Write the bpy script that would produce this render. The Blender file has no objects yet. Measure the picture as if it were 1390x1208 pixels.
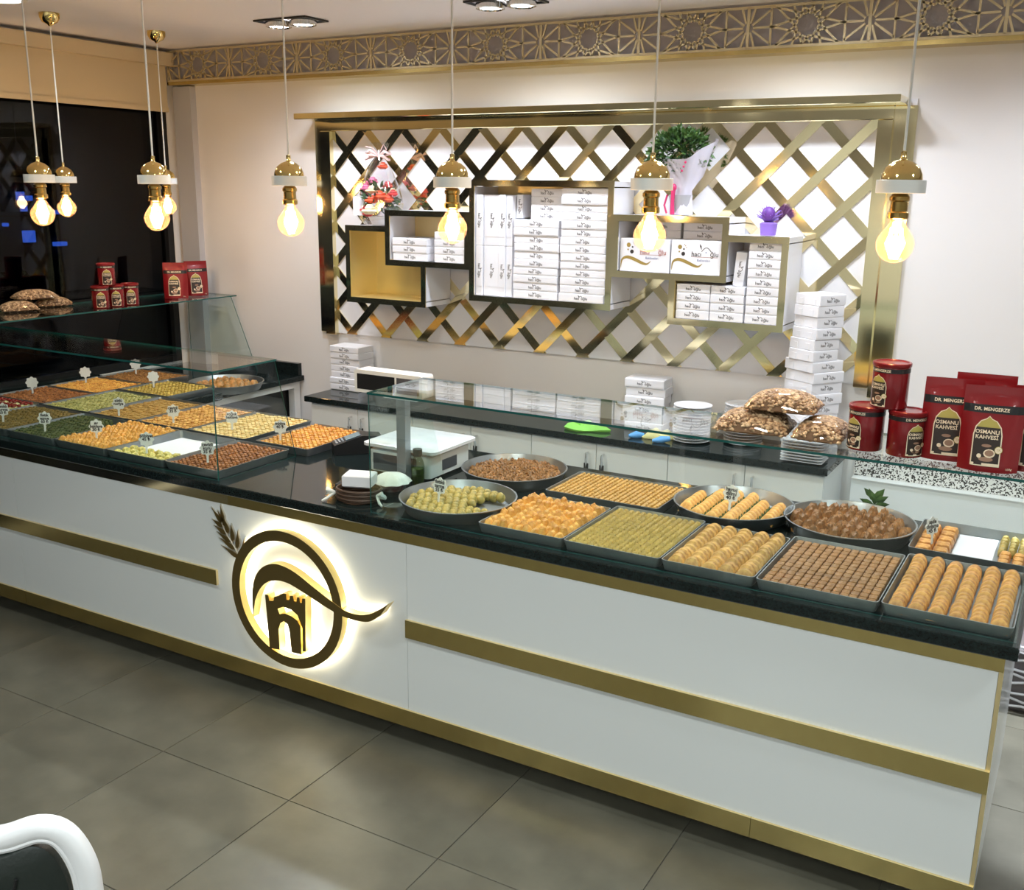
import bpy, bmesh, math, random
from mathutils import Vector, Matrix
random.seed(7)
PI = math.pi
S = bpy.context.scene
COL = S.collection

# ------------------------------------------------------------------ camera
CP = Vector((0.0932, -2.9075, 2.1129))
YAW, PIT, ROL, FPX = math.radians(-29.6714), math.radians(-14.1086), math.radians(0.70136), 1386.615
fw = Vector((math.sin(YAW)*math.cos(PIT), math.cos(YAW)*math.cos(PIT), math.sin(PIT)))
rt0 = Vector((math.cos(YAW), -math.sin(YAW), 0)); up0 = rt0.cross(fw)
rt = rt0*math.cos(ROL) + up0*math.sin(ROL); up = up0*math.cos(ROL) - rt0*math.sin(ROL)
cam = bpy.data.cameras.new('camera'); camo = bpy.data.objects.new('camera', cam); COL.objects.link(camo)
M = Matrix.Identity(4)
for i in range(3):
    M[i][0], M[i][1], M[i][2], M[i][3] = rt[i], up[i], -fw[i], CP[i]
camo.matrix_world = M
cam.sensor_fit = 'HORIZONTAL'; cam.sensor_width = 36; cam.lens = 36*FPX/1390; cam.clip_start = 0.05
S.camera = camo

# ------------------------------------------------------------------ world, exposure, lamps
W = bpy.data.worlds.new('night'); S.world = W; W.use_nodes = True
W.node_tree.nodes['Background'].inputs[0].default_value = (0.012, 0.016, 0.03, 1)
W.node_tree.nodes['Background'].inputs[1].default_value = 1.0
S.view_settings.view_transform = 'Standard'; S.view_settings.look = 'None'
S.view_settings.exposure = 0.0; S.view_settings.gamma = 1.0
try: S.view_settings.use_curve_mapping = False
except Exception: pass
ZC = 2.97                    # ceiling height
WALL_SPOT, ROOM_SPOT, BULB = 45, 128, 4.2
COOL, NEUT, WARM = (0.82, 0.89, 1.0), (0.90, 1.0, 0.99), (1.0, 0.64, 0.32)
FIX_WALL = [(-3.85, 1.57), (-2.52, 1.57), (-1.19, 1.57), (0.14, 1.57)]
FIX_ROOM = [(-4.65, 0.42, .18), (-2.75, 0.55, .32), (-0.95, 0.55, .42), (-3.3, -1.3, .55), (-0.9, -1.5, .95), (1.3, -0.4, .9), (-3.3, -3.6, .6), (-0.9, -3.9, 1.2), (1.5, -3.2, 1.2), (-2.2, -5.6, 1.5), (0.8, -5.6, 2.2)]  # after the first, positions of lamps added out of view to brighten the room
_BEAM = 800
def lamp(name, kind, loc, energy, color, **kw):
    l = bpy.data.lights.new(name, kind); l.energy = energy; l.color = color
    for k, v in kw.items(): setattr(l, k, v)
    o = bpy.data.objects.new(name, l); COL.objects.link(o); o.location = loc
    return o
for (x, y) in FIX_WALL:
    for s in (-1, 1):
        lamp('spot_lamp', 'SPOT', (x+s*0.10, y, ZC-0.045), WALL_SPOT*(.6 if x > 0 else 1), COOL, spot_size=math.radians(150), spot_blend=0.8, shadow_soft_size=0.05)
lamp('spot_lamp', 'SPOT', (0.24, 1.57, ZC-0.045), _BEAM, COOL, spot_size=math.radians(34), spot_blend=0.35, shadow_soft_size=0.04).rotation_euler = (math.radians(-7), 0, 0)
for (x, y, k) in FIX_ROOM:
    lamp('spot_lamp', 'SPOT', (x, y, ZC-0.045), ROOM_SPOT*k, NEUT, spot_size=math.radians(160), spot_blend=0.8, shadow_soft_size=0.10)  # all but the first are added fill lamps, out of view

# ------------------------------------------------------------------ materials
def mat(name, col, rough=0.5, metal=0.0, spec=0.5, noise=None, bump=0.0, bscale=60, rnd=0.0, emit=None, estr=0, coat=0, gen=True):
    m = bpy.data.materials.new(name); m.use_nodes = True
    nt = m.node_tree; b = nt.nodes['Principled BSDF']
    c = (*col, 1)
    b.inputs['Base Color'].default_value = c
    b.inputs['Roughness'].default_value = rough; b.inputs['Metallic'].default_value = metal
    b.inputs['Specular IOR Level'].default_value = spec
    if coat: b.inputs['Coat Weight'].default_value = coat; b.inputs['Coat Roughness'].default_value = 0.05
    tc = nt.nodes.new('ShaderNodeTexCoord')
    last = None
    if noise:
        col2, sc, det = noise[0], noise[1], (noise[2] if len(noise) > 2 else 4)
        n = nt.nodes.new('ShaderNodeTexNoise'); n.inputs['Scale'].default_value = sc; n.inputs['Detail'].default_value = det
        nt.links.new(tc.outputs['Object'], n.inputs['Vector'])
        r = nt.nodes.new('ShaderNodeMapRange'); r.inputs[1].default_value = 0.36; r.inputs[2].default_value = 0.64
        nt.links.new(n.outputs['Fac'], r.inputs[0])
        mx = nt.nodes.new('ShaderNodeMix'); mx.data_type = 'RGBA'
        mx.inputs[6].default_value = c; mx.inputs[7].default_value = (*col2, 1)
        nt.links.new(r.outputs[0], mx.inputs[0]); last = mx.outputs[2]
    if rnd:
        oi = nt.nodes.new('ShaderNodeObjectInfo'); hs = nt.nodes.new('ShaderNodeHueSaturation')
        mr = nt.nodes.new('ShaderNodeMapRange'); mr.inputs[3].default_value = 1-rnd; mr.inputs[4].default_value = 1+rnd
        nt.links.new(oi.outputs['Random'], mr.inputs[0]); nt.links.new(mr.outputs[0], hs.inputs['Value'])
        if last: nt.links.new(last, hs.inputs['Color'])
        else: hs.inputs['Color'].default_value = c
        last = hs.outputs[0]
    if last: nt.links.new(last, b.inputs['Base Color'])
    if bump:
        n2 = nt.nodes.new('ShaderNodeTexNoise'); n2.inputs['Scale'].default_value = bscale; n2.inputs['Detail'].default_value = 5
        nt.links.new(tc.outputs['Object'], n2.inputs['Vector'])
        bp = nt.nodes.new('ShaderNodeBump'); bp.inputs['Strength'].default_value = bump; bp.inputs['Distance'].default_value = 0.004
        nt.links.new(n2.outputs['Fac'], bp.inputs['Height']); nt.links.new(bp.outputs[0], b.inputs['Normal'])
    if emit:
        b.inputs['Emission Color'].default_value = (*emit, 1); b.inputs['Emission Strength'].default_value = estr
    return m
def glassmat(name, tint=(0.94, 0.98, 0.965), base=0.035, grad=0.75):
    m = bpy.data.materials.new(name); m.use_nodes = True; nt = m.node_tree; nt.nodes.clear()
    out = nt.nodes.new('ShaderNodeOutputMaterial'); mx = nt.nodes.new('ShaderNodeMixShader')
    t = nt.nodes.new('ShaderNodeBsdfTransparent'); t.inputs[0].default_value = (*tint, 1)
    g = nt.nodes.new('ShaderNodeBsdfGlossy'); g.inputs['Roughness'].default_value = 0.0; g.inputs[0].default_value = (1, 1, 1, 1)
    lw = nt.nodes.new('ShaderNodeLayerWeight'); lw.inputs[0].default_value = 0.5
    pw = nt.nodes.new('ShaderNodeMath'); pw.operation = 'POWER'; pw.inputs[1].default_value = 4.5
    ml = nt.nodes.new('ShaderNodeMath'); ml.operation = 'MULTIPLY_ADD'; ml.inputs[1].default_value = grad; ml.inputs[2].default_value = base
    nt.links.new(lw.outputs['Facing'], pw.inputs[0]); nt.links.new(pw.outputs[0], ml.inputs[0]); nt.links.new(ml.outputs[0], mx.inputs[0])
    nt.links.new(t.outputs[0], mx.inputs[1]); nt.links.new(g.outputs[0], mx.inputs[2]); nt.links.new(mx.outputs[0], out.inputs[0])
    return m
def emis(name, col, strength):
    m = bpy.data.materials.new(name); m.use_nodes = True; nt = m.node_tree; nt.nodes.clear()
    out = nt.nodes.new('ShaderNodeOutputMaterial'); e = nt.nodes.new('ShaderNodeEmission')
    e.inputs[0].default_value = (*col, 1); e.inputs[1].default_value = strength
    nt.links.new(e.outputs[0], out.inputs[0]); return m
def sr(r, g, b):
    f = lambda v: ((v/255+0.055)/1.055)**2.4 if v > 10 else v/255/12.92
    return (f(r), f(g), f(b))
m_wall = mat('plaster_wall', (0.775, 0.755, 0.745), 0.6, noise=((0.755, 0.735, 0.72), 1.5))
m_ceil = mat('ceiling_paint', (0.86, 0.84, 0.87), 0.7)
m_tile = mat('floor_tile', (0.098, 0.093, 0.070), 0.32, noise=((0.138, 0.130, 0.099), 4.5, 10), rnd=0.05, bump=0.05, bscale=40)
m_grout = mat('floor_grout', (0.10, 0.092, 0.08), 0.8)
m_lacq = mat('white_lacquer', (0.70, 0.72, 0.72), 0.22, coat=0.3)
m_cab = mat('cabinet_white', (0.82, 0.84, 0.84), 0.3)
m_gold = mat('gold_mirror', (0.90, 0.79, 0.49), 0.08, 1.0)
m_goldb = mat('brushed_gold', (0.66, 0.54, 0.23), 0.22, 1.0, noise=((0.62, 0.50, 0.21), 30))
m_goldt = mat('gold_trim_edge', (0.88, 0.72, 0.40), 0.3, 0.85)
m_goldi = mat('gold_lining', (0.86, 0.72, 0.38), 0.32, 0.85)
m_brass = mat('polished_brass', (0.90, 0.68, 0.28), 0.08, 1.0)
m_granite = mat('black_granite', (0.006, 0.008, 0.008), 0.06, noise=((0.012, 0.02, 0.02), 160, 3), spec=0.28)
m_black = mat('black_plastic', (0.012, 0.012, 0.013), 0.35)
m_dark = mat('dark_void', (0.004, 0.004, 0.004), 0.8)
m_glass = glassmat('clear_glass')
m_gedge = mat('glass_edge', (0.012, 0.085, 0.075), 0.1, spec=0.7)
m_window = glassmat('night_window_glass', (0.35, 0.36, 0.38), 0.022, 0.5)
m_blind = mat('blind_fabric', (0.60, 0.49, 0.31), 0.8)
m_tin = mat('tray_metal', (0.42, 0.44, 0.45), 0.38, 0.9, noise=((0.36, 0.38, 0.40), 15))
m_tindk = mat('round_tray_side', (0.40, 0.41, 0.42), 0.35, 0.95)
m_paper = mat('white_paper', (0.80, 0.80, 0.84), 0.6)
m_box = mat('white_carton', (0.82, 0.82, 0.86), 0.45, rnd=0.03)
m_print = mat('dark_print', (0.03, 0.025, 0.025), 0.5)
m_printg = mat('gold_print', (0.33, 0.23, 0.06), 0.45)
m_printr = mat('red_print', (0.35, 0.08, 0.06), 0.5)
m_printb = mat('blue_print', (0.06, 0.10, 0.30), 0.5)
m_red = mat('red_foil', (0.22, 0.006, 0.009), 0.28, 0.15, coat=0.3, bump=0.25, bscale=25)
m_redcan = mat('red_tin', (0.19, 0.006, 0.009), 0.25, 0.2, coat=0.4)
m_cream = mat('cream_print', (0.80, 0.66, 0.48), 0.5)
m_olive = mat('olive_gold_print', (0.42, 0.34, 0.08), 0.4)
m_choc = mat('dark_brown_print', (0.025, 0.014, 0.010), 0.4)
m_coffee = mat('coffee_print', (0.30, 0.17, 0.11), 0.5)
m_white = mat('white_plastic', (0.80, 0.80, 0.78), 0.35)
m_china = mat('white_china', (0.82, 0.83, 0.85), 0.12)
m_chrome = mat('chrome', (0.8, 0.8, 0.8), 0.12, 1.0)
m_marble = mat('white_scale_plate', (0.82, 0.83, 0.87), 0.25, noise=((0.70, 0.72, 0.76), 9))
m_lcd = mat('grey_screen', (0.09, 0.09, 0.10), 0.12)
m_chairw = mat('white_chair_lacquer', (0.84, 0.84, 0.86), 0.22, coat=0.4)
m_leather = mat('dark_green_leather', (0.010, 0.016, 0.013), 0.45, bump=0.3, bscale=90)
m_leaf = mat('leaf_green', (0.03, 0.085, 0.018), 0.45, noise=((0.09, 0.19, 0.045), 30))
m_leafd = mat('leaf_dark', (0.018, 0.055, 0.022), 0.5, noise=((0.05, 0.12, 0.04), 40))
m_pinkr = mat('pink_ribbon', (0.55, 0.03, 0.13), 0.35)
m_palepk = mat('pale_pink_ribbon', (0.80, 0.56, 0.54), 0.4)
m_purple = mat('purple_wrap', (0.24, 0.13, 0.52), 0.5)
m_purpled = mat('deep_purple', (0.14, 0.04, 0.30), 0.5)
m_film = glassmat('clear_film', (0.97, 0.97, 0.98), 0.03, 0.22)
m_amber = glassmat('amber_bulb_glass', (1.0, 0.86, 0.68), 0.05, 0.55)
_nt = m_amber.node_tree; _o = [n for n in _nt.nodes if n.type == 'OUTPUT_MATERIAL'][0]; _l = _o.inputs[0].links[0].from_socket
_tr = _nt.nodes.new('ShaderNodeBsdfTranslucent'); _tr.inputs[0].default_value = (1.0, 0.52, 0.32, 1)      # frosted amber tint scatters the lamp's own light
_mx = _nt.nodes.new('ShaderNodeMixShader'); _mx.inputs[0].default_value = 0.045
_nt.links.new(_l, _mx.inputs[1]); _nt.links.new(_tr.outputs[0], _mx.inputs[2]); _nt.links.new(_mx.outputs[0], _o.inputs[0])
m_fila = emis('glowing_filament', (1.0, 0.72, 0.38), 120)
m_spot = emis('spot_lens', (0.93, 0.95, 1.0), 25)
m_led = emis('warm_white_led', (1.0, 0.92, 0.68), 28)
m_blue = emis('blue_sign_light', (0.05, 0.18, 1.0), 3.0)
m_strip = mat('mosaic_tile_strip', (0.75, 0.74, 0.72), 0.25)
m_green = mat('lime_green_cloth', (0.26, 0.62, 0.10), 0.7)
m_bluec = mat('blue_cloth', (0.12, 0.36, 0.72), 0.6)
m_yell = mat('yellow_cloth', (0.80, 0.74, 0.34), 0.7)
m_wick = mat('brown_wicker', (0.07, 0.035, 0.018), 0.5)
m_lace = mat('white_cloth', (0.80, 0.80, 0.74), 0.8, bump=0.3, bscale=120)
m_bottle = glassmat('green_bottle_glass', (0.62, 0.74, 0.62), 0.06, 0.6)
m_steel = mat('grey_steel', (0.45, 0.47, 0.5), 0.4, 0.7)
# mosaic strip pattern
nt = m_strip.node_tree; v = nt.nodes.new('ShaderNodeTexVoronoi'); v.inputs['Scale'].default_value = 170
cr = nt.nodes.new('ShaderNodeValToRGB'); cr.color_ramp.elements[0].position = 0.30; cr.color_ramp.elements[1].position = 0.36
cr.color_ramp.elements[0].color = (0.05, 0.045, 0.04, 1); cr.color_ramp.elements[1].color = (0.78, 0.76, 0.73, 1); cr.color_ramp.interpolation = 'CONSTANT'
sp = nt.nodes.new('ShaderNodeSeparateColor'); t_ = nt.nodes.new('ShaderNodeTexCoord')
nt.links.new(t_.outputs['Object'], v.inputs['Vector']); nt.links.new(v.outputs['Color'], sp.inputs[0]); nt.links.new(sp.outputs[0], cr.inputs[0])
nt.links.new(cr.outputs[0], nt.nodes['Principled BSDF'].inputs['Base Color'])

# ------------------------------------------------------------------ helpers
class MB:
    def __init__(s): s.v = []; s.f = []; s.m = []
    def add(s, vs, fs, mi=0):
        n = len(s.v); s.v += [tuple(p) for p in vs]; s.f += [tuple(i+n for i in f) for f in fs]; s.m += [mi]*len(fs); return s
    def box(s, x0, x1, y0, y1, z0, z1, mi=0, faces=None):
        vs = [(x0,y0,z0),(x1,y0,z0),(x1,y1,z0),(x0,y1,z0),(x0,y0,z1),(x1,y0,z1),(x1,y1,z1),(x0,y1,z1)]
        fs = [(0,3,2,1),(4,5,6,7),(0,1,5,4),(1,2,6,5),(2,3,7,6),(3,0,4,7)]   # bottom top front right back left
        n = len(s.v); s.v += vs
        for i, f in enumerate(fs):
            s.f.append(tuple(k+n for k in f)); s.m.append(faces.get(i, mi) if faces else mi)
        return s
    def cbox(s, x0, x1, y0, y1, z0, z1, c=0.002, mi=0):   # box with chamfered vertical/top/bottom edges
        r = lambda z, d: [(x0+d,y0+d,z),(x1-d,y0+d,z),(x1-d,y1-d,z),(x0+d,y1-d,z)]
        return s.loft([r(z0,c), r(z0+c,0), r(z1-c,0), r(z1,c)], mi, True, True)
    def loft(s, rings, mi=0, cap0=False, cap1=False, closed=True):
        n = len(rings[0]); vs = [p for r in rings for p in r]; fs = []
        for i in range(len(rings)-1):
            for j in range(n if closed else n-1):
                a, b = i*n+j, i*n+(j+1) % n
                fs.append((a, b, b+n, a+n))
        if cap0: fs.append(tuple(range(n-1, -1, -1)))
        if cap1: k = (len(rings)-1)*n; fs.append(tuple(range(k, k+n)))
        return s.add(vs, fs, mi)
    def lathe(s, prof, n=24, c=(0,0,0), mi=0, cap0=False, cap1=False):
        rings = [[(c[0]+r*math.cos(2*PI*j/n), c[1]+r*math.sin(2*PI*j/n), c[2]+z) for j in range(n)] for r, z in prof]
        return s.loft(rings, mi, cap0, cap1)
    def prism(s, poly, fn, d0, d1, mi=0, side=None):
        # poly: 2d outline; fn(u,w,d) -> 3d; extruded between d0 and d1
        n = len(poly)
        vs = [fn(u, w, d0) for u, w in poly] + [fn(u, w, d1) for u, w in poly]
        tris = tess(poly)
        s.add(vs, [tuple(t) for t in tris] + [tuple(n+i for i in reversed(t)) for t in tris], mi)
        return s.add(vs, [(j, j+n, (j+1) % n + n, (j+1) % n) for j in range(n)], mi if side is None else side)
    def tube(s, pts, r, n=8, mi=0, cap=True):
        pts = [Vector(p) for p in pts]; rings = []; rr = r if isinstance(r, (list, tuple)) else [r]*len(pts)
        for i, p in enumerate(pts):
            d = (pts[min(i+1, len(pts)-1)] - pts[max(i-1, 0)]).normalized()
            a = d.cross(Vector((0, 0, 1)));
            if a.length < 1e-3: a = d.cross(Vector((0, 1, 0)))
            a.normalize(); b = d.cross(a)
            rings.append([p + (a*math.cos(2*PI*k/n) + b*math.sin(2*PI*k/n))*rr[i] for k in range(n)])
        return s.loft(rings, mi, cap, cap)
    def ball(s, c, rx, ry, rz, n=8, k=5, mi=0):
        return s.loft([[(c[0]+rx*math.sin(t)*math.cos(2*PI*j/n), c[1]+ry*math.sin(t)*math.sin(2*PI*j/n), c[2]-rz*math.cos(t)) for j in range(n)]
                       for t in [max(0.05, min(PI-0.05, PI*i/k)) for i in range(k+1)]], mi, True, True)
    def mesh(s, name, mats, smooth=False):
        me = bpy.data.meshes.new(name); me.from_pydata(s.v, [], s.f)
        for m in (mats if isinstance(mats, (list, tuple)) else [mats]): me.materials.append(m)
        me.polygons.foreach_set('material_index', s.m)
        bm = bmesh.new(); bm.from_mesh(me); bmesh.ops.recalc_face_normals(bm, faces=bm.faces); bm.to_mesh(me); bm.free()
        if smooth:
            me.polygons.foreach_set('use_smooth', [True]*len(me.polygons))
            try: me.set_sharp_from_angle(angle=math.radians(smooth if smooth is not True else 40))
            except Exception: pass
        me.update(); return me
def tess(poly):
    from mathutils.geometry import tessellate_polygon
    return tessellate_polygon([[Vector((u, w, 0)) for u, w in poly]])
def ob(name, mesh, parent=None, loc=(0,0,0), rz=0, **kw):
    o = bpy.data.objects.new(name, mesh); COL.objects.link(o); o.location = loc; o.rotation_euler = (0, 0, rz)
    if parent is not None: o.parent = parent
    for k, v in kw.items(): o[k] = v
    return o
def build(name, mb, mats, parent=None, loc=(0,0,0), rz=0, smooth=False, **kw):
    return ob(name, mb.mesh(name, mats, smooth), parent, loc, rz, **kw)
def thing(name, label, cat, loc=(0,0,0), rz=0, group=None):
    o = ob(name, None, None, loc, rz); o.empty_display_size = 0.05; o['label'] = label; o['category'] = cat
    if group: o['group'] = group
    return o
def tag(o, label, cat, group=None):
    o['label'] = label; o['category'] = cat
    if group: o['group'] = group
    return o
def dup(o, loc, rz=0, label=None, group=None, relabel=True):
    c = o.copy(); COL.objects.link(c); c.location = loc; c.rotation_euler = (0, 0, rz)
    if label: c['label'] = label
    if group: c['group'] = group
    for ch in list(o.children):
        d = ch.copy(); COL.objects.link(d); d.parent = c
        for g in list(ch.children):
            e = g.copy(); COL.objects.link(e); e.parent = d
    return c
_txt = {}
def text(s, size, ax='C', bold=0.0):
    key = (s, size, ax, bold)
    if key not in _txt:
        cu = bpy.data.curves.new('t', 'FONT'); cu.body = s; cu.size = size; cu.align_x = {'C':'CENTER','L':'LEFT','R':'RIGHT'}[ax]; cu.align_y = 'CENTER'; cu.resolution_u = 2; cu.offset = bold
        o = bpy.data.objects.new('t', cu); COL.objects.link(o)
        dg = bpy.context.evaluated_depsgraph_get(); me = bpy.data.meshes.new_from_object(o.evaluated_get(dg))
        _txt[key] = ([(v.co.x, v.co.y) for v in me.vertices], [tuple(p.vertices) for p in me.polygons])
        bpy.data.objects.remove(o); bpy.data.curves.remove(cu); bpy.data.meshes.remove(me)
    return _txt[key]
def decal(mb, vf, fn, mi=0):      # map flat 2d verts/faces through fn(u,w) -> 3d
    mb.add([fn(u, w) for u, w in vf[0]], vf[1], mi); return mb
def polydecal(poly): return (poly, [tuple(t) for t in tess(poly)])
def shift(vf, du, dw): return ([(u+du, w+dw) for u, w in vf[0]], vf[1])
def disc(cx, cy, r, n=14): return ([(cx+r*math.cos(2*PI*i/n), cy+r*math.sin(2*PI*i/n)) for i in range(n)], [tuple(range(n))])
def ribbon(pts, ws):              # 2d strip with varying width as vf
    n = len(pts); L = []; R_ = []
    for i, (x, y) in enumerate(pts):
        x0, y0 = pts[max(i-1, 0)]; x1, y1 = pts[min(i+1, n-1)]
        d = math.hypot(x1-x0, y1-y0) or 1; nx, ny = -(y1-y0)/d, (x1-x0)/d; w = ws[i] if isinstance(ws, (list, tuple)) else ws
        L.append((x+nx*w/2, y+ny*w/2)); R_.append((x-nx*w/2, y-ny*w/2))
    return (L+R_, [(i, i+1, n+i+1, n+i) for i in range(n-1)])
def rrect(x0, x1, y0, y1, r, z, k=4):
    pts = []
    for cx, cy, a in ((x1-r, y1-r, 0), (x0+r, y1-r, 90), (x0+r, y0+r, 180), (x1-r, y0+r, 270)):
        for i in range(k+1):
            t = math.radians(a+90*i/k); pts.append((cx+r*math.cos(t), cy+r*math.sin(t), z))
    return pts
def smoothpts(pts, sub=5, closed=False):     # catmull-rom
    n = len(pts); out = []
    rng = range(n if closed else n-1)
    for i in rng:
        p0 = pts[(i-1) % n] if closed or i > 0 else pts[i]; p1 = pts[i]; p2 = pts[(i+1) % n]
        p3 = pts[(i+2) % n] if closed or i+2 < n else p2
        for k in range(sub):
            t = k/sub
            out.append(tuple(0.5*(2*b+(c-a)*t+(2*a-5*b+4*c-d)*t*t+(3*b-a-3*c+d)*t**3) for a, b, c, d in zip(p0, p1, p2, p3)))
    if not closed: out.append(tuple(pts[-1]))
    return out
ORD = ['topmost', 'second from the top', 'third from the top', 'fourth from the top', 'fifth from the top', 'sixth from the top', 'seventh from the top',
       'eighth from the top', 'ninth from the top', 'tenth from the top', 'eleventh from the top', 'twelfth from the top', 'thirteenth from the top', 'fourteenth from the top', 'fifteenth from the top', 'sixteenth from the top']
NTH = ['first', 'second', 'third', 'fourth', 'fifth', 'sixth', 'seventh', 'eighth', 'ninth', 'tenth']

# ------------------------------------------------------------------ room shell
XL, XR, YF, YB = -5.5, 3.2, -7.0, 2.25
f = build('floor', MB().box(XL, XR, YF, YB, -0.06, -0.004), m_grout, kind='structure')
TS = 0.634; tile = MB().cbox(0.0015, TS-0.0015, 0.0015, TS-0.0015, -0.0035, 0.0, 0.001).mesh('tile', m_tile)
for i in range(-6, 9):
    for j in range(-6, 4):
        x0, y0 = -2.165+TS*(i-0), -0.51+TS*j
        if x0 < XL+0.0 or x0+TS > XR or y0+TS > YB: continue
        ob('tile', tile, f, (x0, y0, 0))
build('ceiling', MB().box(XL, XR, YF, YB, ZC, ZC+0.08), m_ceil, kind='structure')
build('wall_back', MB().box(XL, XR, YB, YB+0.1, 0, ZC), m_wall, kind='structure')
build('wall_right', MB().box(XR, XR+0.1, YF, YB, 0, ZC), m_wall, kind='structure')
build('wall_front', MB().box(XL, XR, YF-0.1, YF, 0, ZC), m_wall, kind='structure')
build('wall_left', MB().box(XL-0.12, XL, -0.12, YB, 0, 0.90).box(XL-0.12, XL, YF, -0.12, 0, 0.06).box(XL-0.12, XL, YF, -5.2, 0.06, 0.90).box(XL-0.12, XL, YF, YB, 2.86, ZC).box(XL-0.12, XL, 2.17, YB, 0.90, 2.86).box(XL-0.12, XL, YF, -5.2, 0.90, 2.86), m_wall, kind='structure')
w = build('window_1', MB().box(XL-0.05, XL-0.04, -5.2, 2.17, 0.90, 2.86), m_window, kind='structure')
fr = MB()
for y0 in (2.12, -1.52, -5.2): fr.box(XL-0.07, XL-0.005, y0, y0+0.05, 0.90, 2.86)
fr.box(XL-0.07, XL-0.005, -5.15, 2.12, 0.90, 0.95).box(XL-0.07, XL-0.005, -5.15, 2.12, 2.81, 2.86)
build('window_frame', fr, m_black, w)
build('trim_1', MB().box(-5.46, -5.30, 2.20, 2.25, 0.0, 2.74), mat('grey_corner_trim', (0.50, 0.50, 0.52), 0.5), kind='structure')
build('trim_2', MB().box(-0.86, 1.6, 2.235, 2.25, 0.74, 0.86), m_strip, kind='structure')
w2 = build('window_2', MB().box(XL-0.05, XL-0.04, -5.2, -0.12, 0.06, 0.90), m_window, kind='structure')
build('window_frame', MB().box(XL-0.07, XL-0.005, -5.2, -0.12, 0.06, 0.10).box(XL-0.07, XL-0.005, -0.17, -0.12, 0.10, 0.90), m_black, w2)
# dark street outside
build_ = thing('street_building', 'unlit dark building across the street beyond the night window', 'building', (-12.5, 0, 0))
build('facade', MB().box(-0.3, 0, -6, 14, -3, 6), mat('dark_facade', (0.006, 0.006, 0.007), 0.9), build_)
for k, (y, z, dw, dh) in enumerate([(5.982, 1.409, 0.13, 0.14), (5.913, 1.936, 0.07, 0.1), (6.04, 1.908, 0.05, 0.06), (5.948, 1.775, 0.05, 0.07), (6.412, 1.721, 0.12, 0.05), (6.446, 1.294, 0.16, 0.05), (5.656, 1.571, 0.04, 0.04)]):
    P = (-12.45, y, z)
    g = build('lit_sign', MB().box(-0.05, 0.03, -dw*.55, dw*.55, -dh*.55, dh*.55), [m_blue], None, P)
    tag(g, ['largest square blue lit sign', 'upright blue lit sign left of the pendant bulbs', 'tiny blue lit sign right of the upright one', 'small blue lit sign below the upright one',
            'blue lit sign seen between two pendant bulbs', 'low wide blue lit sign right of the square one', 'farthest left pinpoint blue light'][k] + ' outside the dark window', 'sign', None)
# roller blind
bl = thing('roller_blind', 'cream roller blind pulled down over the top of the dark window', 'blind', (XL+0.06, 0, 2.9))
build('fabric', MB().box(-0.004, 0.004, -5.1, 2.13, -0.30, 0.03), m_blind, bl)
build('head_box', MB().box(-0.05, 0.05, -5.15, 2.16, -0.035, 0.045), m_blind, bl)
build('bottom_bar', MB().box(-0.012, 0.012, -5.1, 2.13, -0.325, -0.295), m_blind, bl)

# ceiling spot fixtures
def fixture():
    t = thing('recessed_spotlight', 'recessed twin spotlight in the ceiling above the gold lattice', 'ceiling light', (0, 0, ZC))
    fr = MB(); w, d = 0.18, 0.095
    for a in ((-w, w, -d, -d+0.012), (-w, w, d-0.012, d), (-w, -w+0.012, -d, d), (w-0.012, w, -d, d)): fr.box(a[0], a[1], a[2], a[3], -0.010, -0.001)
    build('frame', fr, m_black, t)
    for s in (-1, 1):
        h = build('lamp_head', MB().lathe([(0.072, -0.001), (0.070, -0.030), (0.060, -0.034), (0.055, -0.022)], 20, (s*0.085, 0, 0)), m_chrome, t, smooth=True)
        build('lens', MB().lathe([(0.056, -0.026), (0.03, -0.028), (0.003, -0.028)], 20, (s*0.085, 0, 0), 0, False, True), m_spot, h)
    return t
fx = fixture()
lab = ['recessed twin spotlight nearest the window corner, behind a pendant cord', 'recessed twin spotlight above the tall middle box shelf', 'recessed twin spotlight above the purple gift', 'recessed twin spotlight above the red coffee pouches']
for k, (x, y) in enumerate(FIX_WALL):
    if k == 0: fx.location = (x, y, ZC); fx['label'] = lab[0]; fx['group'] = 'recessed spotlights'
    else: dup(fx, (x, y, ZC), 0, lab[k], 'recessed spotlights')
def lampdisc():
    t = thing('ceiling_downlight', 'round white downlight added out of view to light the room', 'ceiling light', (0, 0, ZC), 0, 'added downlights out of view')
    build('ring', MB().lathe([(0.13, -0.001), (0.125, -0.014), (0.105, -0.014), (0.10, -0.004)], 20), m_white, t, smooth=True)
    build('diffuser', MB().lathe([(0.10, -0.006), (0.05, -0.008), (0.004, -0.008)], 20, (0,0,0), 0, False, True), emis('downlight_glow', (1, 0.96, 0.9), 12), t)
    return t
ld = lampdisc()
for k, (x, y, _) in enumerate(FIX_ROOM):
    if k == 0: ld.location = (x, y, ZC); ld['label'] = 'bright ceiling downlight at the top left corner near the roller blind'; del ld['group']
    else: dup(ld, (x, y, ZC), 0, 'round white downlight added out of view to light the room', 'added downlights out of view')  # unseen fittings, added to go with the extra fill lamps

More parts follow.
